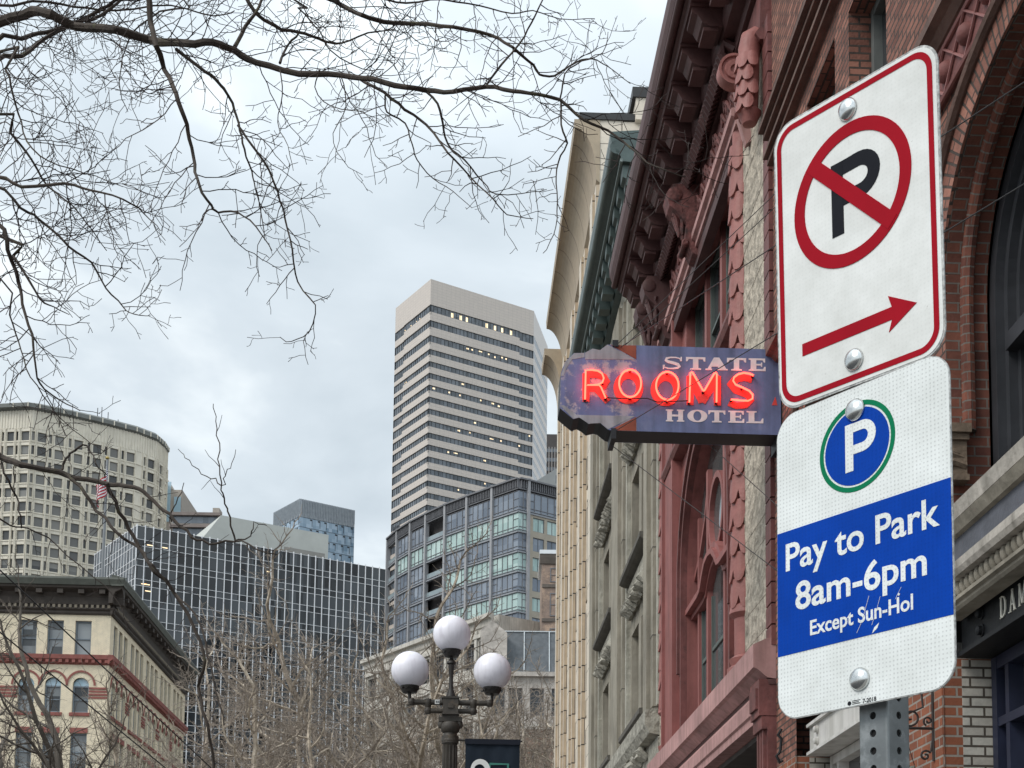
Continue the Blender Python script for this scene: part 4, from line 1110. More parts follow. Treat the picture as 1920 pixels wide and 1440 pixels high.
def hotel_sign():
    p0 = FAC(SU, 0.0, 8.1)
    t = thing('hotel_sign', 'blue double-faced hotel sign with glowing red neon letters projecting over the pavement', 'neon sign', tuple(p0), FAC.ang)
    out = [(1900, 464), (775, 430), (575, 426), (555, 424), (500, 466), (445, 454), (386, 486), (305, 488), (236, 556), (206, 640), (198, 900), (300, 984), (345, 972), (378, 990), (414, 1020), (470, 1006), (502, 1014), (560, 1062), (600, 1070), (1900, 1104)]
    P = SPT(out); P[0] = (0.02, P[0][1]); P[-1] = (0.02, P[-1][1])
    b = MB(); b.prism(SP, P, -STH, -0.003)
    case = part(b, 'casing', N_CASE, t)
    # far face is painted blue too
    b = MB(); b.prism(SP, P, -STH - 0.006, -STH - 0.001); part(b, 'rear_face', N_BLUE, t)
    b = MB()
    Lf = [(775, 430), (775, 1074), (600, 1070), (560, 1062), (502, 1014), (470, 1006), (414, 1020), (378, 990), (345, 972), (300, 984), (198, 900), (206, 640), (236, 556), (305, 488), (386, 486), (445, 454), (500, 466), (555, 424), (575, 426)]
    b.prism(SP, SPT(Lf), -0.003, 0.0, False); face1 = part(b, 'worn_face', N_WORN, t)
    b = MB(); q = SPT([(775, 430), (1900, 464), (1900, 1104), (775, 1074)]); q[1] = (0.02, q[1][1]); q[2] = (0.02, q[2][1])
    b.prism(SP, q, -0.003, 0.0, False); face = part(b, 'blue_face', N_BLUE, t)
    b = MB(); b.prism(SP, SPT([(388, 535), (388, 486), (445, 455), (500, 467), (556, 425), (768, 538)]), 0.0, 0.003, False); part(b, 'grey_arrow_tip', N_GREY, t, face1); b = MB(); b.prism(SP, SPT([(205, 660), (240, 558), (306, 490), (384, 487), (384, 520), (290, 536), (250, 600), (226, 660)]), 0.0, 0.003, False); part(b, 'grey_edge', N_GREY, t, face1)
    b = MB(); b.prism(SP, SPT([(330, 952), (762, 962), (560, 1060), (503, 1013), (415, 1018), (345, 972)]), 0.0, 0.003, False); part(b, 'grey_arrow_tip', N_GREY, t, face1); b = MB(); b.prism(SP, SPT([(202, 880), (230, 880), (330, 955), (340, 972), (300, 982)]), 0.0, 0.003, False); part(b, 'grey_edge', N_GREY, t, face1)
    b = MB(); b.prism(SP, SPT([(580, 428), (771, 432), (771, 534)]), 0.0, 0.004, False); part(b, 'rust_red_corner', N_RUST, t, face1); b = MB(); b.prism(SP, SPT([(771, 968), (771, 1072), (600, 1068), (585, 1060)]), 0.0, 0.004, False); part(b, 'rust_red_corner', N_RUST, t, face1)
    # painted wide slab-serif words
    def word(rows, name, ytop, ybot, skew):
        w = MB()
        for ch, x0, x1 in rows:
            zt = lambda x: ytop + skew * (x - 960); zb = lambda x: ybot + skew * (x - 960)
            def pt(a, v): x = x0 + (x1 - x0) * a; return spx(x, zb(x) + (zt(x) - zb(x)) * v)
            def pl(L_): w.prism(SP, [pt(*p) for p in L_], 0.0, 0.004, False)
            tk = 0.26; sr = 0.16
            if ch == 'T':
                pl([(0, 1), (1, 1), (1, .66), (.93, .66), (.86, .84), (.64, .84), (.64, .14), (.78, .1), (.78, 0), (.22, 0), (.22, .1), (.36, .14), (.36, .84), (.14, .84), (.07, .66), (0, .66)])
            if ch == 'A':
                pl([(0, 0), (.3, 0), (.3, .1), (.24, .12), (.3, .28), (.55, .28), (.6, .12), (.52, .1), (.52, 0), (1, 0), (1, .1), (.93, .12), (.62, 1), (.38, 1), (.1, .12), (0, .1)])
            if ch == 'E':
                pl([(0, 0), (1, 0), (1, .34), (.92, .34), (.84, .15), (.45, .15), (.45, .44), (.7, .44), (.74, .34), (.8, .34), (.8, .68), (.74, .68), (.7, .57), (.45, .57), (.45, .86), (.82, .86), (.9, .68), (.97, .68), (.97, 1), (0, 1), (0, .9), (.12, .87), (.12, .13), (0, .1)])
            if ch == 'L':
                pl([(0, 0), (1, 0), (1, .4), (.92, .4), (.84, .15), (.47, .15), (.47, .87), (.6, .9), (.6, 1), (0, 1), (0, .9), (.13, .87), (.13, .13), (0, .1)])
            if ch == 'H':
                for a in (0, .6):
                    pl([(a, 0), (a + .4, 0), (a + .4, .1), (a + .33, .12), (a + .33, .88), (a + .4, .9), (a + .4, 1), (a, 1), (a, .9), (a + .07, .88), (a + .07, .12), (a, .1)])
                pl([(.33, .42), (.67, .42), (.67, .58), (.33, .58)])
            if ch == 'O':
                n = 28
                for k in range(n):
                    a, c = 2 * math.pi * k / n, 2 * math.pi * (k + 1) / n
                    f_ = lambda q, rx, rz: (.5 + rx * math.cos(q), .5 + rz * math.sin(q))
                    pl([f_(a, .5, .52), f_(c, .5, .52), f_(c, .2, .4), f_(a, .2, .4)])
            if ch == 'S':
                C = [(.9, .72), (.84, .88), (.66, .94), (.4, .94), (.2, .86), (.17, .72), (.28, .6), (.55, .5), (.78, .38), (.84, .24), (.74, .12), (.5, .06), (.26, .07), (.1, .16), (.05, .3)]
                wd = [.05, .09, .11, .12, .2, .26, .26, .26, .26, .26, .2, .12, .11, .09, .05]
                m_ = abs(zt(x0) - zb(x0)) / 4 * 16.5 / 2700
                w.ribbon(SP, [pt(*p) for p in C], [q * m_ * 0.95 for q in wd], 0, 0.004)
                pl([(.86, .66), (.96, .66), (.96, 1), (.9, 1)]); pl([(.02, 0), (.08, 0), (.13, .34), (.02, .34)])
        part(w, name, N_LET, t, face)
    word([('S', 968, 1120), ('T', 1145, 1290), ('A', 1290, 1458), ('T', 1452, 1596), ('E', 1615, 1742)], 'upper_lettering', 514, 608, 0.021)
    word([('H', 994, 1132), ('O', 1155, 1305), ('T', 1312, 1440), ('E', 1462, 1582), ('L', 1598, 1725)], 'lower_lettering', 910, 1000, 0.021)
    # painted red letters and the lit tubes in front of them
    def ell(cx, cy, rx, ry, a0, a1, n=36): return [(cx + rx * math.cos(R(a0 + (a1 - a0) * k / n)), cy - ry * math.sin(R(a0 + (a1 - a0) * k / n))) for k in range(n + 1)]
    tubes = {
        'R': [(385, 845), (390, 632), (440, 630), (480, 636), (512, 656), (525, 690), (515, 722), (485, 738), (400, 742), (490, 742), (505, 760), (538, 836)],
        'O': ell(722, 730, 82, 102, 268, -88),
        'O2': ell(1000, 748, 84, 104, 268, -88),
        'M': [(1165, 868), (1172, 650), (1180, 645), (1190, 652), (1265, 780), (1272, 786), (1280, 780), (1352, 655), (1362, 650), (1370, 660), (1368, 868)],
        'S': [(1640, 668), (1610, 656), (1570, 652), (1530, 662), (1500, 684), (1492, 710), (1510, 738), (1560, 760), (1612, 786), (1638, 815), (1636, 845), (1605, 860), (1550, 858), (1480, 850)],
    }
    fat = {
        'R': [[(395, 640), (395, 855)], [(395, 650), (470, 648), (530, 668), (550, 700), (530, 736), (470, 752), (400, 752)], [(470, 752), (560, 855)]],
        'O': [ell(712, 752, 85, 95, 0, 360)], 'O2': [ell(990, 768, 85, 95, 0, 360)],
        'M': [[(1175, 660), (1175, 880)], [(1175, 665), (1265, 860)], [(1265, 860), (1385, 665)], [(1380, 660), (1380, 885)]],
        'S': [[(1640, 690), (1580, 672), (1510, 688), (1475, 725), (1510, 765), (1600, 800), (1630, 840), (1590, 880), (1520, 885), (1465, 860)]],
    }
    for ch, L_ in fat.items():
        b = MB()
        for k, s_ in enumerate(L_): b.ribbon(SP, SPT(s_), 0.085, 0.004, 0.0052 + 0.0004 * k)
        part(b, 'painted_letter', N_SHADOW, t, face1 if ch in 'RO' else face)
    for ch, s_ in tubes.items():
        P = SPT(s_)
        b = MB(); pts = [(P[0][0], 0.0, P[0][1])] + [(p[0], 0.055, p[1]) for p in P] + [(P[-1][0], 0.0, P[-1][1])]
        b.tube(pts, 0.0108, 8, SP)
        part(b, 'neon_letter', NEON, t)
        b = MB()
        for p in (P[0], P[len(P) // 2], P[-1]):
            b.tube([(p[0], 0.0, p[1]), (p[0], 0.045, p[1])], 0.016, 8, SP)
        part(b, 'tube_support', NEON_OFF, t)
    b = MB(); P = SPT([(538, 836), (700, 842), (850, 840), (925, 868), (1165, 858)]); b.tube([(p[0], 0.05, p[1]) for p in P], 0.007, 5, SP); part(b, 'feed_wire', NEON_OFF, t)
    # last painted triangle by the wall, mostly behind the parking sign
    b = MB(); b.prism(SP, SPT([(1788, 880), (1830, 880), (1815, 815)]), 0.0, 0.003, False); part(b, 'red_triangle', N_SHADOW, t, face)
    # bottom hanger and lugs
    b = MB(); P = SPT([(602, 1068), (598, 1120)]); b.box(SP, P[0][0] - .03, P[0][0] + .03, -STH - .02, .02, P[1][1] - .02, P[0][1] + .02); part(b, 'cable_lug', N_CASE, t)
    b = MB(); P = SPT([(612, 425)]); b.box(SP, P[0][0] - .04, P[0][0] + .03, -.2, .02, P[0][1] - .03, P[0][1] + .05); part(b, 'cable_lug', N_CASE, t)
    b = MB(); b.box(SP, 0.0, 0.06, -STH, -0.01, 8.0, 9.3); part(b, 'wall_mount', N_CASE, t)
    return t
hotel_sign()

WIRE = M('dark_steel_cable', (0.03, 0.028, 0.028), 0.6, 0.2, 5)
def fac_pt(x, y, v=0.0):
    d = ray(x, y); n = FAC.ey; o = FAC(0, v, 0); return CAM + d * ((o - CAM).dot(n) / d.dot(n))
def cable(name, label, a, b_, r=0.005, sag=0.0, group=None):
    a, b_ = Vector(a), Vector(b_)
    m = MB(); P = [a.lerp(b_, k / 16) - Vector((0, 0, sag * 4 * (k / 16) * (1 - k / 16))) for k in range(17)]
    m.tube([tuple(p) for p in P], r, 5)
    o = m.build(name, WIRE)
    return tag(o, label, 'cable', group)
sg = lambda zx, zy, y=-0.1: SP(*(lambda q: (q[0], y, q[1]))(spx(zx, zy)))
G = 'cables bracing the hotel sign'
cable('guy_cable', 'steel cable rising steeply from hotel sign tip to red facade, upper of a pair', sg(610, 420), fac_pt(1478, 340), 0.005, 0, G)
cable('guy_cable', 'steel cable rising from hotel sign tip to red facade, lower of a pair', sg(625, 425, -0.3), fac_pt(1482, 362), 0.005, 0, G)
cable('guy_cable', 'long cable running from hotel sign top across to the near brick wall', sg(640, 430), fac_pt(2000, 102), 0.005, 0, G)
cable('guy_cable', 'cable crossing the neon letters to the near brick arch', sg(620, 1075, 0.03), fac_pt(2000, 297), 0.005, 0, G)
cable('guy_cable', 'cable dropping from hotel sign underside past the arched red window', sg(598, 1130, -0.2), fac_pt(1560, 1148), 0.005, 0, G)
cable('guy_cable', 'short lower cable crossing the cream stone strip under the hotel sign', sg(1350, 1120, -0.25), fac_pt(1560, 1040), 0.005, 0, G)

# ================================================================== street lamp with globes
L_IRON = M('brown_cast_iron', (0.05, 0.042, 0.034), 0.55, 0.35, 9, 0.002, 40, c2=(0.1, 0.075, 0.05), c2scale=7, c2pos=(0.55, 0.7))
def globe_mat():
    m, nt, b, N, L = _mat('opal_globe')
    b.inputs['Base Color'].default_value = (0.74, 0.72, 0.8, 1); b.inputs['Roughness'].default_value = 0.4
    _spec(b, 0.5)
    b.inputs['Coat Weight'].default_value = 0.15; b.inputs['Coat Roughness'].default_value = 0.1
    b.inputs['Subsurface Weight'].default_value = 0.35; b.inputs['Subsurface Radius'].default_value = (0.2, 0.2, 0.2); b.inputs['Subsurface Scale'].default_value = 0.5
    tc = N('ShaderNodeTexCoord'); mp = N('ShaderNodeMapping'); mp.inputs['Scale'].default_value = (14, 14, 1.6); L(tc.outputs['Object'], mp.inputs[0])
    no = N('ShaderNodeTexNoise'); no.inputs['Scale'].default_value = 1.5; no.inputs['Detail'].default_value = 6; L(mp.outputs[0], no.inputs['Vector'])
    rp = N('ShaderNodeValToRGB'); rp.color_ramp.elements[0].position = 0.3; rp.color_ramp.elements[1].position = 0.5
    rp.color_ramp.elements[0].color = (0.72, 0.7, 0.76, 1); rp.color_ramp.elements[1].color = (0.83, 0.815, 0.88, 1)
    L(no.outputs['Fac'], rp.inputs[0]); L(rp.outputs[0], b.inputs['Base Color'])
    return m
L_GLOBE = globe_mat()
def street_lamp():
    c = at(845, 1325, 15.7); x, y = c.x, c.y
    t = thing('street_lamp', 'brown cast iron street lamp with three white globes', 'street lamp', (x, y, 0.14), FAC.ang - math.pi / 2)
    F2 = Fr((x, y), (x + FAC.ey.x * -1, y + FAC.ey.y * -1))
    s = 15.7 / 2700
    b = MB(); zb = c.z
    Lx = Loc(Matrix.Translation((x, y, 0)))
    b.lathe(Lx, [(0, .14), (.24, .14), (.24, .3), (.2, .36), (.19, .7), (.15, .78), (.12, .9), (.115, 1.0), (.1, 1.1), (.085, 3.2), (.078, zb - .42), (.095, zb - .4), (.095, zb - .37), (.08, zb - .35), (.075, zb - .3), (.1, zb - .28), (.11, zb - .22), (.09, zb - .18), (0, zb - .18)], n=20)
    for k in range(12):
        a = 2 * math.pi * k / 12
        b.tube([(x + .1 * math.cos(a), y + .1 * math.sin(a), 1.1), (x + .074 * math.cos(a), y + .074 * math.sin(a), zb - .44)], [.014, .01], 5)
    part(b, 'pole', L_IRON, t)
    b = MB()
    b.box(F2, -.085, .085, -.085, .085, zb - .085, zb + .1); b.box(F2, -.095, .095, -.095, .095, zb + .08, zb + .095); b.box(F2, -.03, .03, -.1, -.085, zb - .03, zb + .02); b.box(F2, -.03, .03, .085, .1, zb - .03, zb + .02); b.box(F2, -.095, .095, -.095, .095, zb - .1, zb - .085)
    part(b, 'junction_box', L_IRON, t)
    for sx in (-1, 1):
        b = MB()
        q = Loc(Matrix.Translation(F2(sx * .1, 0, zb - .18)))
        b.lathe(q, [(0, -.07), (.03, -.06), (.04, -.03), (.035, .01), (0, .04)], n=12)
        b.box(F2, min(0, sx * .13), max(0, sx * .13), -.04, .04, zb - .17, zb - .12)
        part(b, 'scroll_corbel', L_IRON, t)
        b = MB()
        for z, r, x1 in ((zb + .045, .031, .43), (zb - .05, .028, .25)):
            b.tube([(sx * .085, 0, z), (sx * (x1 - .03), 0, z)], r, 12, F2)
            b.lathe(Loc(Matrix.Translation(F2(sx * x1, 0, z))), [(0, -.042), (.03, -.036), (.042, -.01), (.042, .012), (.03, .036), (0, .042)], n=14)
        b.lathe(Loc(Matrix.Translation(F2(sx * .25, 0, zb + .045))), [(.03, -.07), (.038, -.036), (.046, -.01), (.046, .012), (.036, .036), (0, .044)], n=14)
        part(b, 'arm', L_IRON, t)
    gl = [(-.475, zb + .0), (.475, zb + .0), (0.0, zb + .0)]
    for px, py, off in ((762, 1257, -.43), (930, 1259, .43), (847, 1189, 0.0)):
        p = at(px, py, 15.7); z = p.z; r = 36.0 * s
        Fx = Loc(Matrix.Translation(F2(off * 1.06 if off else 0.0, 0, 0)))
        b = MB(); b.lathe(Fx, [(r * math.cos(a), z + r * math.sin(a)) for a in [R(-62 + 152 * k / 22) for k in range(23)]], n=40)
        b.sm = False
        g = part(b, 'globe', L_GLOBE, t)
        b = MB(); rb = r * math.cos(R(-62)); z0 = z - r * math.sin(R(62))
        b.lathe(Fx, [(rb + .006, z0 + .012), (rb + .008, z0), (rb + .0, z0 - .02), (rb - .008, z0 - .045), (rb - .02, z0 - .07), (.02, z0 - .075), (.018, z0 - .1)], n=24)
        for k in range(10):
            a = 2 * math.pi * k / 10
            b.tube([(rb * .98 * math.cos(a), rb * .98 * math.sin(a), z0 - .035), ((rb + .006) * math.cos(a + .3), (rb + .006) * math.sin(a + .3), z0 - .012), (rb * .98 * math.cos(a + .6), rb * .98 * math.sin(a + .6), z0 - .035)], .006, 5, Fx)
        if off: b.lathe(Fx, [(.018, z0 - .1), (.018, zb + .05)], n=10)
        else:
            b.lathe(Fx, [(.018, z0 - .1), (.03, z0 - .11), (.05, z0 - .13), (.052, z0 - .15), (.035, z0 - .16), (.032, z0 - .2), (.022, z0 - .28), (.026, zb + .2), (.045, zb + .14), (.06, zb + .11), (.06, zb + .1)], n=16)
        part(b, 'fitter', M('black_globe_fitter', (0.022, 0.019, 0.017), 0.5, 0.3, 12) if 'black_globe_fitter' not in bpy.data.materials else bpy.data.materials['black_globe_fitter'], t, g)
    b = MB(); b.box(F2, -.175, -.125, -.036, -.033, zb + .02, zb + .07); st = part(b, 'sticker', M('white_sticker', (.7, .7, .68), .6, .08), t)
    b = MB()
    for xx in (-.163, -.143): 
        b.box(F2, xx, xx + .005, -.038, -.036, zb + .03, zb + .06); b.box(F2, xx, xx + .014, -.038, -.0361, zb + .044, zb + .049)
        b.box(F2, xx + .009, xx + .014, -.0381, -.0361, zb + .03, zb + .044)
    part(b, 'sticker_print', S_BLACK, t, st)
    b = MB(); zt = at(870, 1388, 15.7).z
    b.tube([(.07, 0, zt), (.8, 0, zt)], .012, 8, F2); b.tube([(.07, 0, zt - 1.5), (.8, 0, zt - 1.5)], .012, 8, F2)
    b.lathe(Loc(Matrix.Translation((x, y, zt))), [(.088, -.04), (.095, -.04), (.095, .04), (.088, .04)], n=16)
    part(b, 'banner_rod', L_IRON, t)
    # the banner
    p0 = F2(.16, 0, zt - 1.52)
    bn = thing('street_banner', 'dark navy fabric banner hung beside the lamp pole with white and green emblem', 'banner', tuple(p0), t.rotation_euler[2])
    navy = M('navy_banner_fabric', (0.016, 0.024, 0.036), 0.85, 0.2, 3, spec=0.2)
    b = MB(); n = 24
    W_ = .6
    yy = lambda u, v: -.014 - .008 * math.sin(u * 9 + v * 1.3) * (1 - v * .6) - .004 * math.sin(u * 23)
    for i in range(n):
        for j in range(n):
            q = []
            for a, c_ in ((i, j), (i + 1, j), (i + 1, j + 1), (i, j + 1)):
                u, v = a / n, c_ / n; q.append((.17 + W_ * u, yy(u, 1 - v), zt + .012 - 1.52 * v))
            b.sm = True; b.face(F2, q); b.face(F2, [(p[0], p[1] + .004, p[2]) for p in q])
    fb = part(b, 'fabric', navy, bn)
    b = MB(); b.box(F2, .165, .775, -.036, -.03, zt - .045, zt + .014); part(b, 'hem', M('hem_fabric', (.008, .011, .02), .9, .1), bn, fb)
    wm = M('white_print', (.72, .72, .7), .8, .05); gm_ = M('green_print', (.05, .2, .16), .8, .1)
    b = MB(); k = .6 / 103.0
    X = lambda px: .17 + (px - 871) * k
    Z = lambda py: zt - (py - 1389) * k
    class BF:
        ang = 0
        def __call__(s_, x_, y_, z_): return F2(x_, -y_, z_)
    bf = BF()
    A = [(X(899 + 15 * math.cos(a)), Z(1448 - 18 * math.sin(a))) for a in [R(205 - 235 * q / 18) for q in range(19)]] + [(X(905), Z(1470)), (X(884), Z(1492)), (X(914), Z(1490))]
    wd = [.02 + .04 * abs(math.sin(q / len(A) * math.pi)) for q in range(len(A))]
    b.ribbon(bf, A, wd, .032, .035)
    part(b, 'white_numeral', wm, bn, fb)
    b = MB(); b.ribbon(bf, [(X(917), Z(1434)), (X(952), Z(1434)), (X(952), Z(1490)), (X(917), Z(1490)), (X(917), Z(1434))], .026, .031, .034); part(b, 'green_square', gm_, bn, fb)
street_lamp()

# ---- plant hanging from the scrolled bracket
def hanging_plant():
    c = FAC(11.3, .26, 3.2)
    t = thing('hanging_plant', 'small frosty grey-green plant in a hanging basket below the scrolled bracket', 'plant', tuple(c), FAC.ang)
    b = MB(); q = Loc(Matrix.Translation(c))
    b.lathe(q, [(0, -.16), (.09, -.13), (.13, -.02), (.14, .02), (.12, .02), (0, .0)], n=14); part(b, 'basket', M('dark_wire_basket', (.04, .032, .025), .9, .3, 12), t)
    b = MB()
    for k in range(3):
        a = 2.1 * k; b.tube([(c.x + .13 * math.cos(a), c.y + .13 * math.sin(a), c.z + .02), (c.x, c.y, c.z + .47)], .003, 4)
    part(b, 'chain', A_BLACK, t)
    b = MB(); rg = random.Random(2)
    for k in range(420):
        a = rg.uniform(0, 6.28); r = .2 * rg.random() ** .5; h = rg.uniform(-.06, .2) * (1.1 - r * 2.5)
        p = c + Vector((r * math.cos(a), r * math.sin(a), h)); u = Vector((rg.gauss(0, 1), rg.gauss(0, 1), rg.gauss(0, 1))).normalized() * .022; v = u.orthogonal().normalized() * .009
        b.face(WORLD, [tuple(p - u), tuple(p + v), tuple(p + u), tuple(p - v)])
    part(b, 'foliage', M('frosty_foliage', (.2, .23, .19), .8, .5, 30), t)
hanging_plant()

# ================================================================== far buildings
def droot(name, label, cat, p, ang=0.0, group=None): return thing(name, label, cat, (p.x, p.y, 0), ang, group)
class PFr(Fr): pass
def faces_of(pts):
    """frames for the visible sides of a footprint given from right to left as seen from the camera"""
    return [Fr(a, b_) for a, b_ in zip(pts[:-1], pts[1:])]

# ---- striped office tower
T_STONE = brick('pale_granite_panels', (0.54, 0.48, 0.43), (0.515, 0.46, 0.415), (0.43, 0.385, 0.345), 1.6, 0.9, 0.05, 0.0, 0.0, 0.3, 0.08, spec=0.5)
T_GLASS = glass('tower_glass', (0.045, 0.058, 0.072), (0.13, 0.15, 0.175), (1.3, 9), 0.1, 0.5, 1.6)
T_MULL = M('tower_mullion', (0.04, 0.045, 0.05), 0.5, 0.1, 1)
CEIL = emit('lit_ceiling', (1.0, 0.76, 0.46), 0.95)
def office_tower():
    H = at(808, 523, 420).z
    A, Bp, C, D = atz(808, 523, H), atz(742, 578, H), atz(1001, 583, H), atz(1027, 650, H)
    t = droot('office_tower', 'tall pale granite office tower with dark striped window bands, highest on the skyline', 'skyscraper', A, Fr(C, A).ang)
    fs = faces_of([D, C, A, Bp])
    E_ = Bp + (D - C)
    b = MB(); zz = [H - 8.1]
    sp = [5.0, 4.75, 4.4, 3.85, 3.7] + [3.75] * 60
    poly = [(q.x, q.y) for q in (A, Bp, E_, D, C)]
    # recessed body and proud spandrel bands
    inn = []
    cx = sum(p[0] for p in poly) / 5; cy = sum(p[1] for p in poly) / 5
    sh = lambda k: [(cx + (p[0] - cx) * k, cy + (p[1] - cy) * k) for p in poly]
    zt = H - 8.1; bands = []
    k = 0
    z = zt
    while z > 20:
        hgt = 2.3 if k == 0 else 2.1 if k < 3 else 1.75
        bands.append((z - hgt, z)); z -= sp[k]; k += 1
    b = MB()
    for fr in fs:
        L_ = fr.L
        st = [(0, L_ * .14), (L_ * .14, L_)] if fr is fs[1] else [(0, L_ * .74), (L_ * .74, L_)] if fr is fs[2] else [(0, L_), (L_, L_)]
        for n, (a, c) in enumerate(st):
            if c - a < .1: continue
            drop = .75 if ((fr is fs[1] and n == 0) or (fr is fs[2] and n == 1)) else 0.0
            top = H
            for lo, hi in bands:
                if drop: lo, hi = lo - drop, hi - (drop * .3 if lo > bands[3][0] else 0)
                b.face(fr, [(a, 0, hi), (c, 0, hi), (c, 0, top), (a, 0, top)])
                b.face(fr, [(a, 0, hi), (c, 0, hi), (c, -.35, hi), (a, -.35, hi)])
                b.face(fr, [(a, 0, lo), (c, 0, lo), (c, -.35, lo), (a, -.35, lo)])
                top = lo
            b.face(fr, [(a, 0, 0), (c, 0, 0), (c, 0, top), (a, 0, top)])
    b.face(WORLD, [(p[0], p[1], H) for p in poly])
    for p, q in ((Bp, E_), (E_, D)):
        b.face(WORLD, [(p.x, p.y, 0), (q.x, q.y, 0), (q.x, q.y, H), (p.x, p.y, H)])
    part(b, 'granite_wall', T_STONE, t)
    for i, (lo, hi) in enumerate(bands[:34]):
        g = MB()
        for fr in fs: yy = -.02 if fr is fs[0] else -.3; g.face(fr, [(0, yy, lo - (.9 if yy < -.1 else 0)), (fr.L, yy, lo - (.9 if yy < -.1 else 0)), (fr.L, yy, hi + .1), (0, yy, hi + .1)])
        w = part(g, 'window_band', T_GLASS, t)
        g = MB()
        for fr in fs[1:]:
            n = int(fr.L / 1.3)
            for j in range(n + 1): g.box(fr, j * fr.L / n - .05, j * fr.L / n + .05, -.32, -.2, lo - .74, hi)
        part(g, 'mullion_row', T_MULL, t, w)
    r5 = random.Random(11)
    spots = [(0, .63), (0, .55), (0, .36), (0, .3), (0, .22), (0, .7), (0, .79), (2, .5), (2, .57), (2, .63), (2, .7), (2, .74), (2, .37), (2, .41), (5, .33), (6, .2), (6, .06), (6, .5), (6, .62), (6, .68), (6, .3), (8, .45), (8, .98), (9, .88), (9, .7), (9, .62), (9, .4), (9, .3), (11, .55), (11, .28), (11, .2), (13, .7), (13, .8), (13, .55), (14, .3), (14, .75)]
    for k_, u in spots:
        lo, hi = bands[k_]; fr = fs[1]; x = fr.L * (1 - u)
        g = MB(); w_ = r5.choice((.5, .5, .8, 1.3)); z0 = lo + r5.uniform(.5, .9) * (hi - lo - .5)
        h_ = .45 if w_ < .9 else .28
        if k_ == 0: w_, h_, z0 = .8, 1.4, lo + .3
        g.box(fr, x, x + w_, -.295, -.26, z0, z0 + h_)
        part(g, 'ceiling_light', CEIL, t)
    for k_, u in ((0, .4), (0, .3), (0, .55), (0, .72), (4, .7), (4, .66)):
        lo, hi = bands[k_]; fr = fs[2]; g = MB(); x = fr.L * u; g.box(fr, x, x + .4, -.295, -.26, lo + .5, lo + .75); part(g, 'ceiling_light', CEIL, t)
office_tower()

# ---- black curtain-wall block
F_GLASS = glass('black_curtain_glass', (0.003, 0.004, 0.005), (0.07, 0.078, 0.085), (1.5, 40), 0.05, 0.5, 1.45, 0.004)
F_ALU = M('white_aluminium_fin', (0.75, 0.75, 0.76), 0.45, 0.08, 2, metal=0.2)
def curtain_block():
    H = at(257, 985, 260).z
    C0, Rt, Lt = atz(257, 985, H), atz(724, 1068, H), atz(178, 1040, H)
    t = droot('glass_block', 'black glass office block with a white mullion grid, left of the lamp', 'office building', C0, Fr(Rt, C0).ang)
    fs = faces_of([Rt, C0, Lt])
    zs = [H]; z = H; i = 0
    while z > 8:
        z -= 2.55 if i % 2 == 0 else 1.22
        zs.append(z); i += 1
    b = MB(); back = (C0 - Lt).normalized() * -30
    P = [Rt, C0, Lt, Lt + Vector((40, 20, 0)), Rt + back]
    b.prismz(WORLD, [(q.x + (0.0), q.y + .35) for q in P], 0, H - .15); part(b, 'core', A_BLACK, t)
    for a, c in zip(zs[1:], zs[:-1]):
        g = MB()
        for fr in fs: g.face(fr, [(0, 0, a), (fr.L, 0, a), (fr.L, 0, c), (0, 0, c)])
        part(g, 'glass_band', F_GLASS, t)
    g = MB()
    for fr in fs[:1]:
        n = 33
        for j in range(n + 1): g.box(fr, j * fr.L / n - .085, j * fr.L / n + .085, -.05, .16, 6, H + .25)
        for z in zs: g.box(fr, 0, fr.L, -.05, .08, z - .035, z + .035)
    fr = fs[1]; n = int(fr.L / 1.5)
    for j in range(n + 1): g.box(fr, j * fr.L / n - .09, j * fr.L / n + .09, -.05, .08, 6, H + .25)
    for z in zs: g.box(fr, 0, fr.L, -.05, .06, z - .05, z + .05)
    part(g, 'mullion_grid', F_ALU, t)
    fr = fs[0]
    for u, k_ in ((.955, 5), (.945, 5), (.94, 6), (.94, 1), (.885, 1), (.48, 2), (.9, 15), (.893, 15)):
        g = MB(); x = fr.L * u; g.box(fr, x, x + 1.1, .004, .03, zs[k_] - .9, zs[k_] - .72); part(g, 'ceiling_light', CEIL, t)
curtain_block()

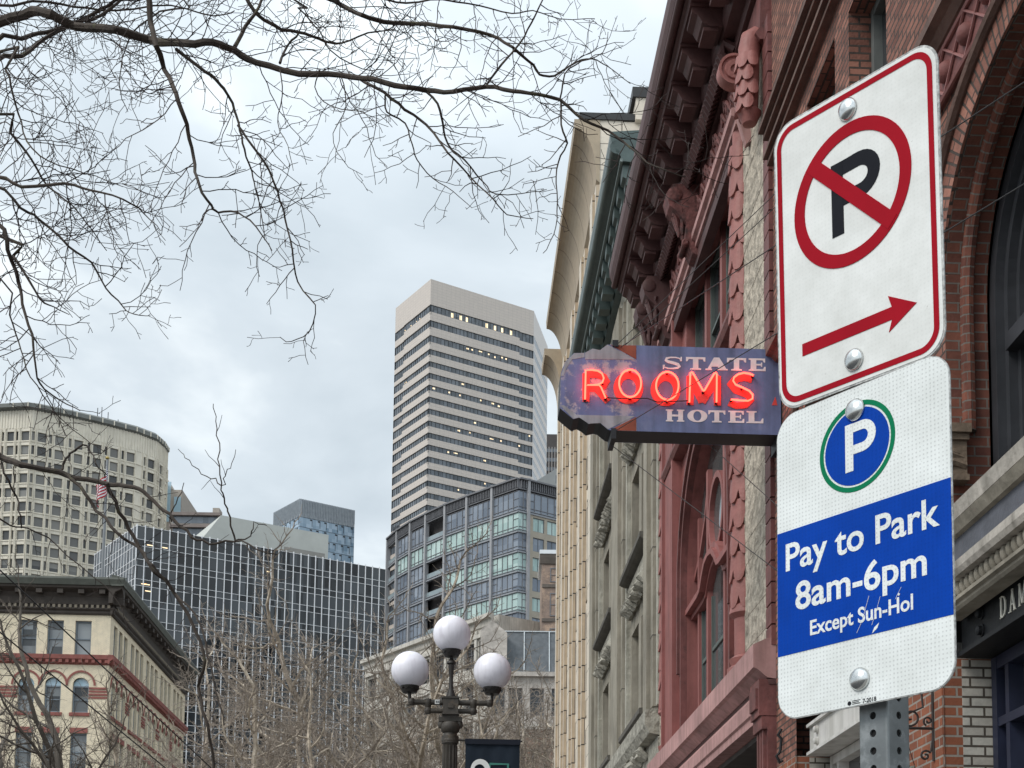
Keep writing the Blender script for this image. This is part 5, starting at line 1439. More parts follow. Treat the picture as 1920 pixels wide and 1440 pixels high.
# ---- faceted concrete tower, far left
G_CONC = M('ribbed_cream_concrete', (0.68, 0.63, 0.535), 0.85, 0.12, 0.4, streak=0.15)
G_EAVE = M('grey_roof_fascia', (0.15, 0.155, 0.145), 0.7, 0.2, 0.5)
G_PANE = glass('concrete_tower_glass', (0.04, 0.043, 0.046), (0.22, 0.215, 0.2), (9, 9), 0.1, 0.4)
def concrete_tower():
    H = at(60, 768, 330).z
    px = [(315, 850), (308, 839), (294, 827), (257, 813), (195, 797), (125, 781), (60, 768), (-20, 772), (-90, 785)]
    P = [atz(x, y, H) for x, y in px]
    t = droot('concrete_tower', 'faceted cream concrete office tower with rows of square windows at far left', 'office building', P[4])
    fs = faces_of(P)
    cen = P[4] + Vector((0, 30, 0))
    b = MB(); b.prismz(WORLD, [((q - cen).x * .97 + cen.x, (q - cen).y * .97 + cen.y) for q in P] + [(P[-1].x * 1.1, P[-1].y * 1.1), (P[0].x * 1.08, P[0].y * 1.08)], 0, H); part(b, 'core', G_CONC, t)
    zp = H - 4.6
    for fr in fs:
        npair = max(1, round(fr.L / 4.3)); pw = fr.L / npair
        ops = []; wins = []
        if fr.L > 3:
            for i in range(npair):
                for f_ in range(22):
                    zt = zp - .6 - 3.45 * f_
                    if zt < 60: break
                    ops.append((i * pw + .35, i * pw + 2.4, zt - 2.3, zt, 0)); ops.append((i * pw + 3.1, i * pw + 3.75, zt - 2.2, zt, 1))
        w = MB(); wall(w, fr, 0, fr.L, 0, H, ops, 0, .45)
        n = max(2, int(fr.L / .72))
        for j in range(n): w.box(fr, (j + .2) * fr.L / n, (j + .62) * fr.L / n, 0, .13, zp + .15, H)
        for i in range(npair):
            for x in (i * pw + .08, i * pw + 2.62, i * pw + 2.86, i * pw + 3.95): w.box(fr, x, x + .14, 0, .28, 60, zp + .15)
        for f_ in range(22):
            zt = zp - .6 - 3.45 * f_
            if zt < 60: break
            w.box(fr, 0, fr.L, 0, .16, zt - 2.62, zt - 2.45)
        part(w, 'concrete_wall', G_CONC, t)
        for a, b_, c, d, nar in ops:
            g = MB(); g.box(fr, a - .02, b_ + .02, -.6, -.4, c - .02, d + .02)
            if c > 88 and (b_ + a > 0): part(g, 'narrow_window' if nar else 'window', G_PANE, t)
    Q = [((q - cen) * 1.035 + cen) for q in P]
    b = MB()
    S = [((q - cen) * .93 + cen) for q in P]
    for i in range(len(P) - 1):
        a, c, a2, c2, a0, c0 = Q[i], Q[i + 1], S[i], S[i + 1], P[i], P[i + 1]
        f = lambda p, z: (p.x, p.y, z)
        b.face(WORLD, [f(a, H + .3), f(c, H + .3), f(c, H + 1.25), f(a, H + 1.25)])
        b.face(WORLD, [f(a0, H - .1), f(c0, H - .1), f(c, H + .3), f(a, H + .3)])
        b.face(WORLD, [f(a, H + 1.25), f(c, H + 1.25), f(c2, H + 2.6), f(a2, H + 2.6)])
    part(b, 'roof_eave', G_EAVE, t)
    b = MB()
    for i in range(len(P) - 1):
        for k in range(3):
            b = MB(); p = Q[i].lerp(Q[i + 1], k / 3); b.tube([(p.x, p.y - .05, H + .2), (p.x, p.y - .05, H + 1.3)], .14, 5); part(b, 'eave_bracket', G_CONC, t)
    b = MB(); p = S[5]
    for k, (x, y, h) in enumerate(((196, 775, 1.5), (176, 772, 2.2), (184, 772, 2.4), (215, 785, 1.0), (95, 757, 1.4))):
        q = atz(x, y, H + 2.4); b.tube([(q.x, q.y + 3, H + 1.6), (q.x, q.y + 3, H + 2.4 + h)], .1, 5)
    part(b, 'roof_vent', DARKMETAL, t)
concrete_tower()

# ---- blocks seen between: glass gable beside the concrete tower, flat roofs, mechanical penthouse
PALE = M('pale_grey_panel', (0.46, 0.47, 0.44), 0.8, 0.08, 0.3)
BEIGE = M('beige_precast', (0.36, 0.32, 0.28), 0.8, 0.12, 0.5)
SKYGL = glass('sky_blue_glass', (0.3, 0.44, 0.52), (0.38, 0.5, 0.58), (2, 3), 0.15, 0.5)
def simple_block(name, label, cat, x0, x1, ytop, Y, deep, mat, group=None):
    a, c = at(x0, ytop, Y), at(x1, ytop, Y)
    H = a.z
    t = droot(name, label, cat, (a + c) / 2)
    fr = Fr((c.x, c.y), (a.x, a.y))
    b = MB(); b.box(fr, 0, fr.L, -deep, 0, 0, H); part(b, 'wall', mat, t)
    return t, fr, H
t, fr, H = simple_block('postmodern_block', 'beige block with a rounded blue glass gable right of the concrete tower', 'office building', 303, 342, 918, 380, 20, BEIGE)
b = MB(); b.prism(fr, [(fr.L * .45, H), (fr.L * 1.05, H)] + [(fr.L * 1.05 - fr.L * .6 * k / 8 , H + 4.4 * math.cos(k / 8 * math.pi / 2)) for k in range(9)], -6, .1); part(b, 'gable', BEIGE, t)
for x0, x1, z0, z1 in ((.55, .95, -9, 2.2), (.05, .38, -7, -2)):
    b = MB(); b.box(fr, fr.L * x0, fr.L * x1, -.2, .14, H + z0, H + z1); part(b, 'window', SKYGL, t)
t, fr, H = simple_block('flat_roofed_block', 'low grey office block with brown ledges behind the black glass block', 'office building', 322, 412, 962, 330, 25, M('grey_brown_concrete', (0.28, 0.26, 0.24), .85, .15, .4))
for k in range(3):
    b = MB(); b.box(fr, -.4, fr.L + .3, -.5, .9, H - 2.9 * k - .7, H - 2.9 * k); part(b, 'ledge', M('brown_ledge', (.2, .165, .15), .8, .2, .5) if k == 0 else bpy.data.materials['brown_ledge'], t)
    b = MB(); b.box(fr, .4, fr.L - .4, -.3, .05, H - 2.9 * k - 2.4, H - 2.9 * k - .75); part(b, 'window_band', T_GLASS, t)
b = MB(); b.box(fr, fr.L * .02, fr.L * .16, -4, -.6, H, H + 1.6); part(b, 'roof_hut', BEIGE, t)
Hm = at(415, 968, 292).z
a, c, d = atz(415, 966, Hm), atz(616, 1003, Hm), atz(384, 1002, Hm - 4)
t = droot('mechanical_penthouse', 'blank pale grey rooftop volume above the black glass block', 'building', a)
fr = Fr((c.x, c.y), (a.x, a.y))
b = MB(); b.prism(fr, [(0, 0), (fr.L + 3.6, 0), (fr.L + 3.6, Hm - 5.2), (fr.L, Hm), (0, Hm)], -24, 0); part(b, 'wall', PALE, t)
b = MB(); b.box(fr, fr.L * .03, fr.L * .42, -.3, .02, Hm - 9, Hm - 4.3); part(b, 'grey_panel', M('grey_louvre', (.27, .26, .24), .8, .1, .5), t)

# ---- blue glass hotel with slatted crown
def blue_tower():
    H = at(563, 935, 430).z
    A, Lf, Rt = atz(563, 935, H), atz(513, 962, H), atz(665, 957, H)
    t = droot('blue_tower', 'pale blue glass tower with grey slatted crown behind the rooftop volume', 'skyscraper', A, Fr(Rt, A).ang)
    fs = faces_of([Rt, A, Lf])
    b = MB(); b.prismz(WORLD, [(q.x, q.y + .4) for q in (Rt, A, Lf, Lf + Vector((12, 18, 0)), Rt + Vector((-4, 18, 0)))], 0, H - .3); part(b, 'core', BEIGE, t)
    ck = H - 5.6
    gl = glass('pale_blue_glass', (0.16, 0.25, 0.34), (0.34, 0.44, 0.54), (1.1, 3.1), 0.12, 0.5, 1.5)
    sl = M('grey_slat', (0.3, 0.33, 0.36), 0.6, 0.15, 1)
    dk = M('dark_vent', (.03, .035, .04), .5)
    b = MB()
    for fr in fs:
        b.face(fr, [(0, 0, ck), (fr.L, 0, ck), (fr.L, 0, H), (0, 0, H)])
        n = int(fr.L / .55)
        for j in range(n): b.box(fr, j * fr.L / n, j * fr.L / n + .2, 0, .25, ck + (1.1 if j % 3 == 0 else 0), H)
    part(b, 'slatted_crown', sl, t)
    r6 = random.Random(4)
    for k in range(9):
        z1 = ck - 3.1 * k
        g = MB()
        for fr in fs: g.face(fr, [(0, 0, z1 - 3.1), (fr.L, 0, z1 - 3.1), (fr.L, 0, z1), (0, 0, z1)])
        w = part(g, 'glass_band', gl, t)
        g = MB()
        for fr in fs:
            g.box(fr, 0, fr.L, 0, .06, z1 - .1, z1)
            for j in range(int(fr.L / 2.7)):
                x = j * 2.7 + r6.choice((.4, 1.0, 1.5)); g.box(fr, x, x + .8, 0, .08, z1 - .75, z1 - .3); g.box(fr, x, x + .12, 0, .07, z1 - 2.6, z1 - .75)
        part(g, 'vent_row', dk, t, w)
blue_tower()

# ---- curved condominium with glass bays and balconies
J_FRAME = M('grey_metal_pier', (0.15, 0.15, 0.16), 0.5, 0.15, 1)
J_SLAB = M('grey_slab_edge', (0.25, 0.26, 0.28), 0.6, 0.15, 1)
J_GL1 = glass('mint_blind_glass', (0.3, 0.42, 0.4), (0.46, 0.58, 0.55), (1.2, 3.4), 0.1, 0.5, 1.45)
J_GL2 = glass('slate_blue_glass', (0.13, 0.155, 0.195), (0.25, 0.285, 0.335), (1.25, 3.4), 0.06, 0.5, 1.5)  # blue-grey reflection put into the pane colour
J_STONE = M('tan_limestone_cladding', (0.36, 0.32, 0.26), 0.8, 0.12, 0.8)
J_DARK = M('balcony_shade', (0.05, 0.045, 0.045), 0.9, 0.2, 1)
J_RAIL = glass('balcony_rail_glass', (0.2, 0.25, 0.27), (0.26, 0.31, 0.33), (1.0, 2), 0.08)
def condo():
    H = at(973, 897, 210).z
    edge = [(1052, 916), (990, 900), (973, 896), (925, 913), (878, 930), (837, 946), (801, 963), (772, 978), (747, 994), (729, 1010)]
    P = [atz(x, y, H) for x, y in edge]
    t = droot('condominium', 'grey condominium with bowed glass bays, balconies and mint blinds, behind the lamp', 'apartment building', P[2])
    fs = faces_of(P)
    cen = P[4] + Vector((8, 18, 0))
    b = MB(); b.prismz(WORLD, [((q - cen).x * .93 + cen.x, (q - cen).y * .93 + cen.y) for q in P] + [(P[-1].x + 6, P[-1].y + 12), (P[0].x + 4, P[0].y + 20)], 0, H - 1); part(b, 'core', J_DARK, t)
    fh = 3.08
    balc = {5: (0, 2, 3, 4, 5, 6, 7), 8: (0, 1, 2, 3, 4, 5)}
    for bi, fr in enumerate(fs):
        b = MB(); b.box(fr, 0, fr.L, -.4, .55, H - .25, H); b.box(fr, 0, fr.L, -.3, .18, H - 1.7, H - 1.55); b.box(fr, 0, fr.L, -.5, 0, H - 1.6, H - .25)
        n = int(fr.L / .35)
        for j in range(n): b.box(fr, j * fr.L / n, j * fr.L / n + .12, 0, .3, H - 1.5, H - .25)
        part(b, 'roof_cornice', J_FRAME, t)
        if bi >= 2 or bi == 0:
            b = MB(); b.box(fr, fr.L - .22, fr.L + .22, -.3, .42, 20, H + .15); part(b, 'pier', M('light_grey_pier', (.3, .3, .31), .5, .12, 1) if 'light_grey_pier' not in bpy.data.materials else bpy.data.materials['light_grey_pier'], t)
        for k in range(12):
            z1 = H - 1.8 - fh * k - (0.3 if k else 0); z0 = z1 - fh + (0.0 if k else -.3)
            if bi == 0 and k > 0:      # stone clad bay with paired windows
                m = MB(); ops = [(.6, 2.6, z0 + .5, z1 - .45), (fr.L - 3.1, fr.L - 1.0, z0 + .5, z1 - .45)]
                wall(m, fr, 0, fr.L, z0, z1, ops, .05, .3); part(m, 'stone_storey', J_STONE, t)
                for o in ops: window(fr, t, o[0], o[1], o[2], o[3], -.15, J_FRAME, J_GL1 if k % 2 else J_GL2, .08, .1, (.5,), ())
                continue
            b = MB(); b.box(fr, 0, fr.L, -.3, .2, z0 - .12, z0 + .1); b.box(fr, 0, fr.L, -.3, .12, z0 + .3, z0 + .4); part(b, 'slab_edge', J_SLAB, t)
            if bi in balc and k in balc[bi]:
                b = MB(); b.box(fr, .1, fr.L - .1, -.1, -.04, z0 + .1, z0 + 1.15); part(b, 'balcony_rail', J_RAIL, t)
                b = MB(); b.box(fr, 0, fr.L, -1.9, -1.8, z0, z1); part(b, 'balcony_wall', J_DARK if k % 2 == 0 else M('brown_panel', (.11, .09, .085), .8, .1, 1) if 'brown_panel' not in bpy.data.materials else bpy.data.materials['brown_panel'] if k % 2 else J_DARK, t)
                continue
            gm = J_GL1 if k % 2 == 1 and bi not in (9,) else J_GL2
            if bi >= 6 and k > 1: gm = J_GL2
            nb = max(2, round(fr.L / 1.25))
            f = MB()
            f.box(fr, .12, fr.L - .12, -.06, .05, z0 + .78, z0 + .86); f.box(fr, .12, fr.L - .12, -.06, .05, z1 - .16, z1 - .1)
            for j in range(1, nb): f.box(fr, j * fr.L / nb - .045, j * fr.L / nb + .045, -.06, .06, z0 + .1, z1 - .1)
            for j in ({0, nb - 1} if nb > 2 else {0}): f.box(fr, j * fr.L / nb, (j + 1) * fr.L / nb, -.06, .045, z0 + 2.0, z0 + 2.07)
            w = part(f, 'window', J_FRAME, t)
            g = MB(); g.box(fr, .05, fr.L - .05, -.12, -.03, z0 + .1, z1 - .1); part(g, 'pane', gm, t, w)
condo()

# ---- dark block and grey sloping roof peeking out beside the striped tower
t, fr, H = simple_block('dark_tower', 'dark brown ribbed tower sliver between striped tower and cream facade', 'skyscraper', 1020, 1075, 814, 520, 25, M('dark_bronze_cladding', (.06, .052, .05), .6, .2, .3))
for k in range(10):
    b = MB(); b.box(fr, k * fr.L / 10 + .1, k * fr.L / 10 + .42, 0, .3, 60, H - 5); part(b, 'rib', M('pale_rib', (.3, .28, .27), .7, .1, 1) if k == 0 else bpy.data.materials['pale_rib'], t)
for k in range(8):
    b = MB(); b.box(fr, 0, fr.L, -.1, .12, H - 7 - 3.6 * k, H - 5.6 - 3.6 * k); part(b, 'window_band', T_GLASS, t)
a = at(1000, 905, 330); c = at(1060, 868, 330)
t = droot('grey_roofed_block', 'plain grey wall with a sloping top above the condominium roof', 'building', a)
fr = Fr((c.x, c.y), (a.x, a.y))
b = MB(); b.prism(fr, [(-6, 0), (fr.L, 0), (fr.L, a.z), (0, c.z), (-6, c.z + 3)], -12, 0); part(b, 'wall', M('mid_grey_render', (.24, .25, .25), .8, .1, .4), t)
b = MB(); b.box(fr, fr.L * .12, fr.L * .3, -.2, .05, c.z - 5, c.z - 3); part(b, 'window', T_GLASS, t)

# ---- brownstone with white coping
t, fr, H = simple_block('brownstone_building', 'small mottled brownstone with white coping in front of the condominium', 'building', 1017, 1075, 1040, 125, 10, M('mottled_brownstone', (.25, .185, .15), .9, .3, 1.2, .03, 6, c2=(.42, .3, .22), c2scale=.7, c2pos=(.5, .62)))
b = MB(); b.box(fr, -1, fr.L + .25, -8, .35, H, H + .35); part(b, 'coping', M('white_coping', (.68, .7, .72), .7, .06), t)
b = MB(); b.sweepx(fr, [(0, H - .9), (.12, H - .85), (.26, H - .3), (.3, H - .003), (0, H - .003)], 0, fr.L + .2); part(b, 'cornice', M('brown_cornice', (.12, .1, .085), .8, .2, 2), t)
for z0, z1 in ((H - 2.5, H - 1.2), (H - 5.6, H - 3.5), (H - 8.8, H - 6.7), (H - 12, H - 9.9)):
    b = MB(); b.box(fr, 0, fr.L, 0, .1, z0 - .5, z0 - .2); part(b, 'string_course', bpy.data.materials['brown_cornice'], t)
    for x in (fr.L - 1.55, fr.L - 2.75):
        window(fr, t, x, x + .85, z0, z1, -.06, J_FRAME, PANE, .08, .12, (), (.5,))

# ---- light stone office building and slate mansard behind the lamp
L_ST = M('pale_limestone', (0.54, 0.51, 0.46), 0.85, 0.2, 0.8, .01, 8, streak=0.3)
def limestone():
    H = at(688, 1238, 150).z
    P0, P1 = atz(688, 1238, H), atz(925, 1150, H)
    t = droot('limestone_building', 'pale limestone building with tall paired windows half hidden by the trees behind the lamp', 'building', P0)
    fr = Fr((P1.x, P1.y), (P0.x, P0.y))
    n = 9; pw = fr.L / n
    ops = []
    for i in range(n):
        for k in range(6):
            z1 = H - 2.2 - 3.9 * k
            ops.append((i * pw + .35, (i + 1) * pw - .35, z1 - 2.4, z1))
    w = MB(); wall(w, fr, 0, fr.L, 0, H, ops, 0, .4)
    w.box(fr, 0, fr.L, -12, -.6, 0, H); w.box(fr, -.01, fr.L + .02, -.6, -.003, 0, .5)
    part(w, 'stone_wall', L_ST, t)
    b = MB(); b.face(fr, [(fr.L, 0, 0), (fr.L, 0, H), (fr.L, -12, H), (fr.L, -12, 0)]); part(b, 'side_wall', L_ST, t)
    b = MB(); b.sweepx(fr, [(0, H - 1.1), (.15, H - 1.0), (.25, H - .5), (.6, H - .4), (.6, H), (0, H)], -.1, fr.L + .4); part(b, 'cornice', L_ST, t)
    for i in range(n + 1):
        b = MB(); b.box(fr, max(0, i * pw - .2), min(fr.L, i * pw + .2), 0, .2, 0, H - 1.2); part(b, 'pier', L_ST, t)
    for k in range(6):
        z1 = H - 2.2 - 3.9 * k; b = MB(); b.box(fr, 0, fr.L, 0, .26, z1 + .25, z1 + .6); part(b, 'string_course', L_ST, t)
    for a, b_, c, d in ops: window(fr, t, a, b_, c, d, -.38, J_FRAME, PANE, .08, .1, (.5,), (.6,))
limestone()
def mansard():
    Y = 112.0
    a, c = at(915, 1250, Y), at(1075, 1250, Y)
    zr = at(960, 1178, Y).z; ze = at(960, 1262, Y).z
    t = droot('mansard_building', 'ornate pale stone building with a slate grey mansard roof beside the cream facade', 'building', (a + c) / 2)
    fr = Fr((c.x, c.y), (a.x, a.y))
    st = M('ornate_pale_stone', (.44, .4, .36), .85, .35, 1.4, .06, 4)
    b = MB(); ops = [(x, x + 1.1, z, z + 2.2) for x in (.6, 2.3, 4.0, 5.4) for z in (ze - 3.4, ze - 7.2, ze - 11, ze - 14.8)]
    wall(b, fr, 0, fr.L, 0, ze, ops, 0, .4); b.box(fr, 0, fr.L, -9, -.5, 0, ze - .01); part(b, 'stone_wall', st, t)
    for o in ops: window(fr, t, o[0], o[1], o[2], o[3], -.36, J_FRAME, PANE, .08, .1, (), (.5,))
    b = MB(); b.box(fr, -.2, fr.L + .3, -.2, .4, ze - .3, ze + .05); part(b, 'eave', st, t)
    b = MB()
    pr = [(.25, ze + .05), (-1.2, zr), (-8, zr), (-9, ze + .05)]
    b.sweepx(fr, pr, .0, fr.L); part(b, 'mansard_roof', M('blue_grey_slate', (.105, .115, .125), .75, .3, 2.5, .01, 12), t)
    b = MB()
    for x0, x1 in ((0, 1.9), (1.9, 3.9), (3.9, fr.L)):
        b.tube([fr(x0, .28, ze + .1), fr(x0, -1.15, zr + .03)], .05, 5)
    b.tube([fr(0, -1.15, zr + .04), fr(fr.L, -1.15, zr + .04)], .06, 5); part(b, 'lead_ridge', M('pale_lead', (.5, .53, .55), .6, .15, 3), t)
    b = MB(); b.prism(fr, [(fr.L * .78, ze), (fr.L + .6, ze), (fr.L + .6, zr - .3), (fr.L * .95, zr + .5), (fr.L * .78, zr - .5)], -1.2, .5); part(b, 'dormer', st, t)
mansard()
t, fr, H = simple_block('orange_brick_building', 'low orange brick building at street end beside the cream facade', 'building', 985, 1075, 1368, 86, 8, brick('orange_street_brick', (.42, .22, .14), (.36, .19, .13), (.35, .3, .26), .3, .1, .02, var=.3))
b = MB(); b.box(fr, -.2, fr.L + .2, -.4, .25, H - .003, H + .3); part(b, 'cornice', L_ST, t)
for x in (1.0, 2.4):
    window(fr, t, x, x + .8, H - 3.2, H - 1.2, -.02, J_FRAME, PANE, .08, .1, (), (.5,))

# ---- cream brick corner building, lower left
K_CR = brick('cream_brick', (0.78, 0.685, 0.51), (0.73, 0.64, 0.475), (0.6, 0.53, 0.41), .24, .08, .012, var=.15)
K_RED = M('red_terracotta_trim', (0.25, 0.085, 0.07), .75, .25, 2)
K_CORN = M('dark_brown_cornice', (0.05, 0.04, 0.033), .75, .35, 1.5)
K_GREEN = M('green_grey_gutter', (0.075, 0.08, 0.066), .6, .25, 1.5)
K_FR = M('slate_grey_sash', (0.16, 0.19, 0.22), .6, .1, 2)
K_PANE = glass('old_sash_glass', (0.02, 0.022, 0.024), (0.28, 0.3, 0.31), (1.5, 1.3), 0.06, 0.5)
def corner_building():
    c = at(207, 1180, 109); c.z = 0
    t = droot('corner_building', 'cream brick corner building with red trim and deep dark cornice, lower left', 'building', c, FAC.ang)
    ff = Fr(c, c + nF * 40)                      # front, towards the camera
    ln = 31.0
    fsd = Fr(c + dF * ln, c)                     # street side
    Zp = lambda py: (1850 - py) / 2700 * 109 + 1.6
    HT = Zp(1150); S = 109 / 2700
    cols = []
    for g in range(6): cols += [(1.45 + 9.2 * g + o, 1.45 + 9.2 * g + o + 1.24) for o in (0, 2.12, 4.15)]
    rows = [(Zp(1231), Zp(1164), 0), (Zp(1342), Zp(1290), 1), (Zp(1452), Zp(1382), 0), (Zp(1570), Zp(1500), 0), (Zp(1690), Zp(1620), 0)]
    sidecols = []
    for g in range(5): sidecols += [(ln - 1.2 - 6.0 * g - o - 1.15, ln - 1.2 - 6.0 * g - o) for o in (0, 1.75, 3.5)]
    w = MB()
    for fr, cl, L_ in ((ff, [q for q in cols if q[1] < 39], 40), (fsd, [q for q in sidecols if q[0] > .3], ln)):
        ops = [(a, b_, z0, z1 + (.62 if ar else 0)) for a, b_ in cl for z0, z1, ar in rows]
        wall(w, fr, 0, L_, 0, HT, ops, 0, .35)
        for a, b_ in cl:
            z0, z1, _ = rows[1]; P = archpts((a + b_) / 2, z1, (b_ - a) / 2, .62, 14)
            arch_fill(w, fr, P, z1 + .6205, 0)
    part(w, 'cream_wall', K_CR, t)
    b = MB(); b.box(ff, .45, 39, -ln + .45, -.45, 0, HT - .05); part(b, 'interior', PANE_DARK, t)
    for fr, cl, lim in ((ff, cols, 39), (fsd, sidecols, ln)):
        for a, b_ in cl:
            if b_ > lim or a < .2: continue
            if fr is ff and a > 12: continue
            for z0, z1, ar in rows[:4]:
                window(fr, t, a, b_, z0, z1, -.33, K_FR, K_PANE, .11, .12, (), (.48,))
                if ar:
                    g = MB(); P = archpts((a + b_) / 2, z1, (b_ - a) / 2, .62, 14); g.prism(fr, P, -.3, -.26); part(g, 'arched_light', SKYGL, t)
    for fr, L_ in ((ff, 40), (fsd, ln)):
        e1 = 0 if fr is ff else L_
        ext = lambda v: (-v, L_) if fr is ff else (0, L_ + v)
        def mold(pr, name, mt, ov):
            m = MB(); x0, x1 = ext(ov); m.sweepx(fr, pr, x0, x1); part(m, name, mt, t)
        mold([(0, Zp(1250)), (.12, Zp(1248)), (.15, Zp(1244)), (.38, Zp(1240)), (.42, Zp(1232)), (0, Zp(1231))], 'red_cornice', K_RED, .4)
        m = MB()
        n = int(L_ / .5)
        for j in range(n): m.box(fr, j * .5, j * .5 + .25, .1, .34, Zp(1247), Zp(1241))
        part(m, 'red_dentils', K_RED, t)
        cl = [q for q in (cols if fr is ff else sidecols) if q[1] < L_ and q[0] > .2]
        for a, b_ in cl:
            m = MB(); m.sweepx(fr, [(0, rows[1][0] - .3), (.14, rows[1][0] - .28), (.16, rows[1][0] - .05), (0, rows[1][0])], a - .15, b_ + .15); part(m, 'red_sill', K_RED, t)
            m = MB(); m.box(fr, a - .05, b_ + .05, 0, .06, rows[2][1], rows[2][1] + .42); part(m, 'red_lintel', K_RED, t)
            m = MB(); I = archpts((a + b_) / 2, rows[1][1], .98, 1.02, 18); O = archpts((a + b_) / 2, rows[1][1], 1.14, 1.18, 18)
            m.strip(fr, [(p[0], .07, p[1]) for p in I], [(p[0], .07, p[1]) for p in O]); m.strip(fr, [(p[0], .07, p[1]) for p in O], [(p[0], 0, p[1]) for p in O]); part(m, 'red_arch', K_RED, t)
        gaps = [(-.0 if fr is ff else cl and cl[0][1] + 1, .6)]
        xs = sorted(cl)
        prev = 0.0
        for a, b_ in xs + [(L_, L_)]:
            if a - prev > 1.3:
                m = MB()
                for z in (1292, 1298, 1304, 1310): m.box(fr, prev + .02, a - .02, 0, .05 + .04 * (z % 4 == 0), Zp(z + 5), Zp(z) - .05)
                part(m, 'red_band', K_RED, t)
            prev = b_
        mold([(0, Zp(1153)), (.15, Zp(1152)), (.2, Zp(1146)), (.35, Zp(1143)), (.35, Zp(1140)), (0, Zp(1140))], 'lower_cornice', K_CORN, .3)
        m = MB(); n = int(L_ / .42)
        for j in range(n): m.box(fr, j * .42, j * .42 + .2, .0, .4, Zp(1141), Zp(1135))
        m.box(fr, 0, L_, 0, .05, Zp(1141), Zp(1135))
        part(m, 'dentils', M('pale_dentil', (.2, .17, .13), .8, .2, 2) if 'pale_dentil' not in bpy.data.materials else bpy.data.materials['pale_dentil'], t)
        mold([(0, Zp(1135)), (.3, Zp(1134)), (.34, Zp(1120)), (.5, Zp(1112)), (1.0, Zp(1106)), (1.05, Zp(1102)), (0, Zp(1102))], 'cornice', K_CORN, 1.0)
        for j in range(int(L_ / 1.6)):
            m = MB(); m.box(fr, j * 1.6 + .3, j * 1.6 + .75, .3, .92, Zp(1116), Zp(1108)); part(m, 'cornice_bracket', K_CORN, t)
        mold([(.9, Zp(1102)), (1.12, Zp(1101)), (1.25, Zp(1090)), (1.2, Zp(1086)), (.2, Zp(1080)), (.2, Zp(1102))], 'gutter', K_GREEN, 1.15)
    b = MB(); b.box(ff, -.2, 39.5, -ln + .1, .2, HT, Zp(1080) - .02); part(b, 'attic', K_CORN, t)
    return c
cK = corner_building()
# flag and pole on its roof
p = at(192, 1078, 118); top = at(201, 862, 118)
fpole = thing('flagpole', 'grey steel flagpole rising behind the dark cornice of the corner building', 'flagpole', (p.x, p.y, 32.0))
b = MB(); b.tube([(p.x, p.y, 30.5), (p.x, p.y, top.z)], [.15, .1], 10); part(b, 'pole', M('grey_steel_pole', (.2, .21, .22), .5, .1, 2), fpole)
b = MB(); b.lathe(Loc(Matrix.Translation((p.x, p.y, top.z))), [(0, -.02), (.17, .1), (.17, .2), (0, .36)], n=12); part(b, 'finial', M('dull_gold', (.4, .3, .1), .4, metal=.6), fpole)
fl = thing('flag', 'limp red and white striped flag with blue canton on the rooftop pole', 'flag', (p.x, p.y, 36.0))
fm = {k: M('flag_' + k, c, .9, .1, 3, spec=.1) for k, c in (('red', (.42, .03, .05)), ('white', (.72, .7, .72)), ('blue', (.03, .04, .13)))}
fz = at(190, 874, 118).z
def flag_pt(u, v):
    """u along the fly, v down the hoist; the cloth hangs in folds from the pole"""
    x = p.x + .55 * math.sin(u * 5.2 + v * .8) * (.25 + .75 * u) - .35 * u
    y = p.y - .25 - .35 * math.sin(u * 11 + 1.2) * u
    z = fz - 1.9 * v - 1.75 * u ** .8
    return (x, y, z)
nU = 26
for nm, rows_, u0 in (('red_stripe', range(0, 13, 2), 0), ('white_stripe', range(1, 13, 2), 0)):
    b = MB(); b.sm = True
    for r_ in rows_:
        for i in range(nU):
            ua, ub = i / nU, (i + 1) / nU
            if r_ < 7 and ub <= .405: continue
            b.face(WORLD, [flag_pt(ua, r_ / 13), flag_pt(ub, r_ / 13), flag_pt(ub, (r_ + 1) / 13), flag_pt(ua, (r_ + 1) / 13)])
    part(b, nm + 's', fm['red' if nm[0] == 'r' else 'white'], fl)
b = MB(); b.sm = True
for i in range(10):
    for j in range(7):
        b.face(WORLD, [flag_pt(i * .0385, j / 13), flag_pt((i + 1) * .0385, j / 13), flag_pt((i + 1) * .0385, (j + 1) / 13), flag_pt(i * .0385, (j + 1) / 13)])
cn = part(b, 'canton', fm['blue'], fl)
b = MB()
for i in range(6):
    for j in range(5):
        q = Vector(flag_pt(.03 + i * .065, (.5 + j * 1.3) / 13)); b.box(WORLD, q.x - .03, q.x + .03, q.y - .03, q.y - .015, q.z - .03, q.z + .03)
part(b, 'white_stars', fm['white'], fl, cn)

# ================================================================== bare trees
BARK_NEAR = M('mossy_dark_bark', (0.06, 0.047, 0.038), .9, .45, 14, .004, 60, c2=(.1, .1, .05), c2scale=6, c2pos=(.58, .7))
TWIG_NEAR = M('dark_twig', (0.045, 0.033, 0.03), .85, .3, 8)
BARK_FAR = M('pale_plane_bark', (0.4, 0.335, 0.265), .9, .4, 3, c2=(.64, .55, .44), c2scale=2.5, c2pos=(.5, .62))
TWIG_FAR = M('tan_twig', (0.27, 0.225, 0.185), .9, .35, 1.5)

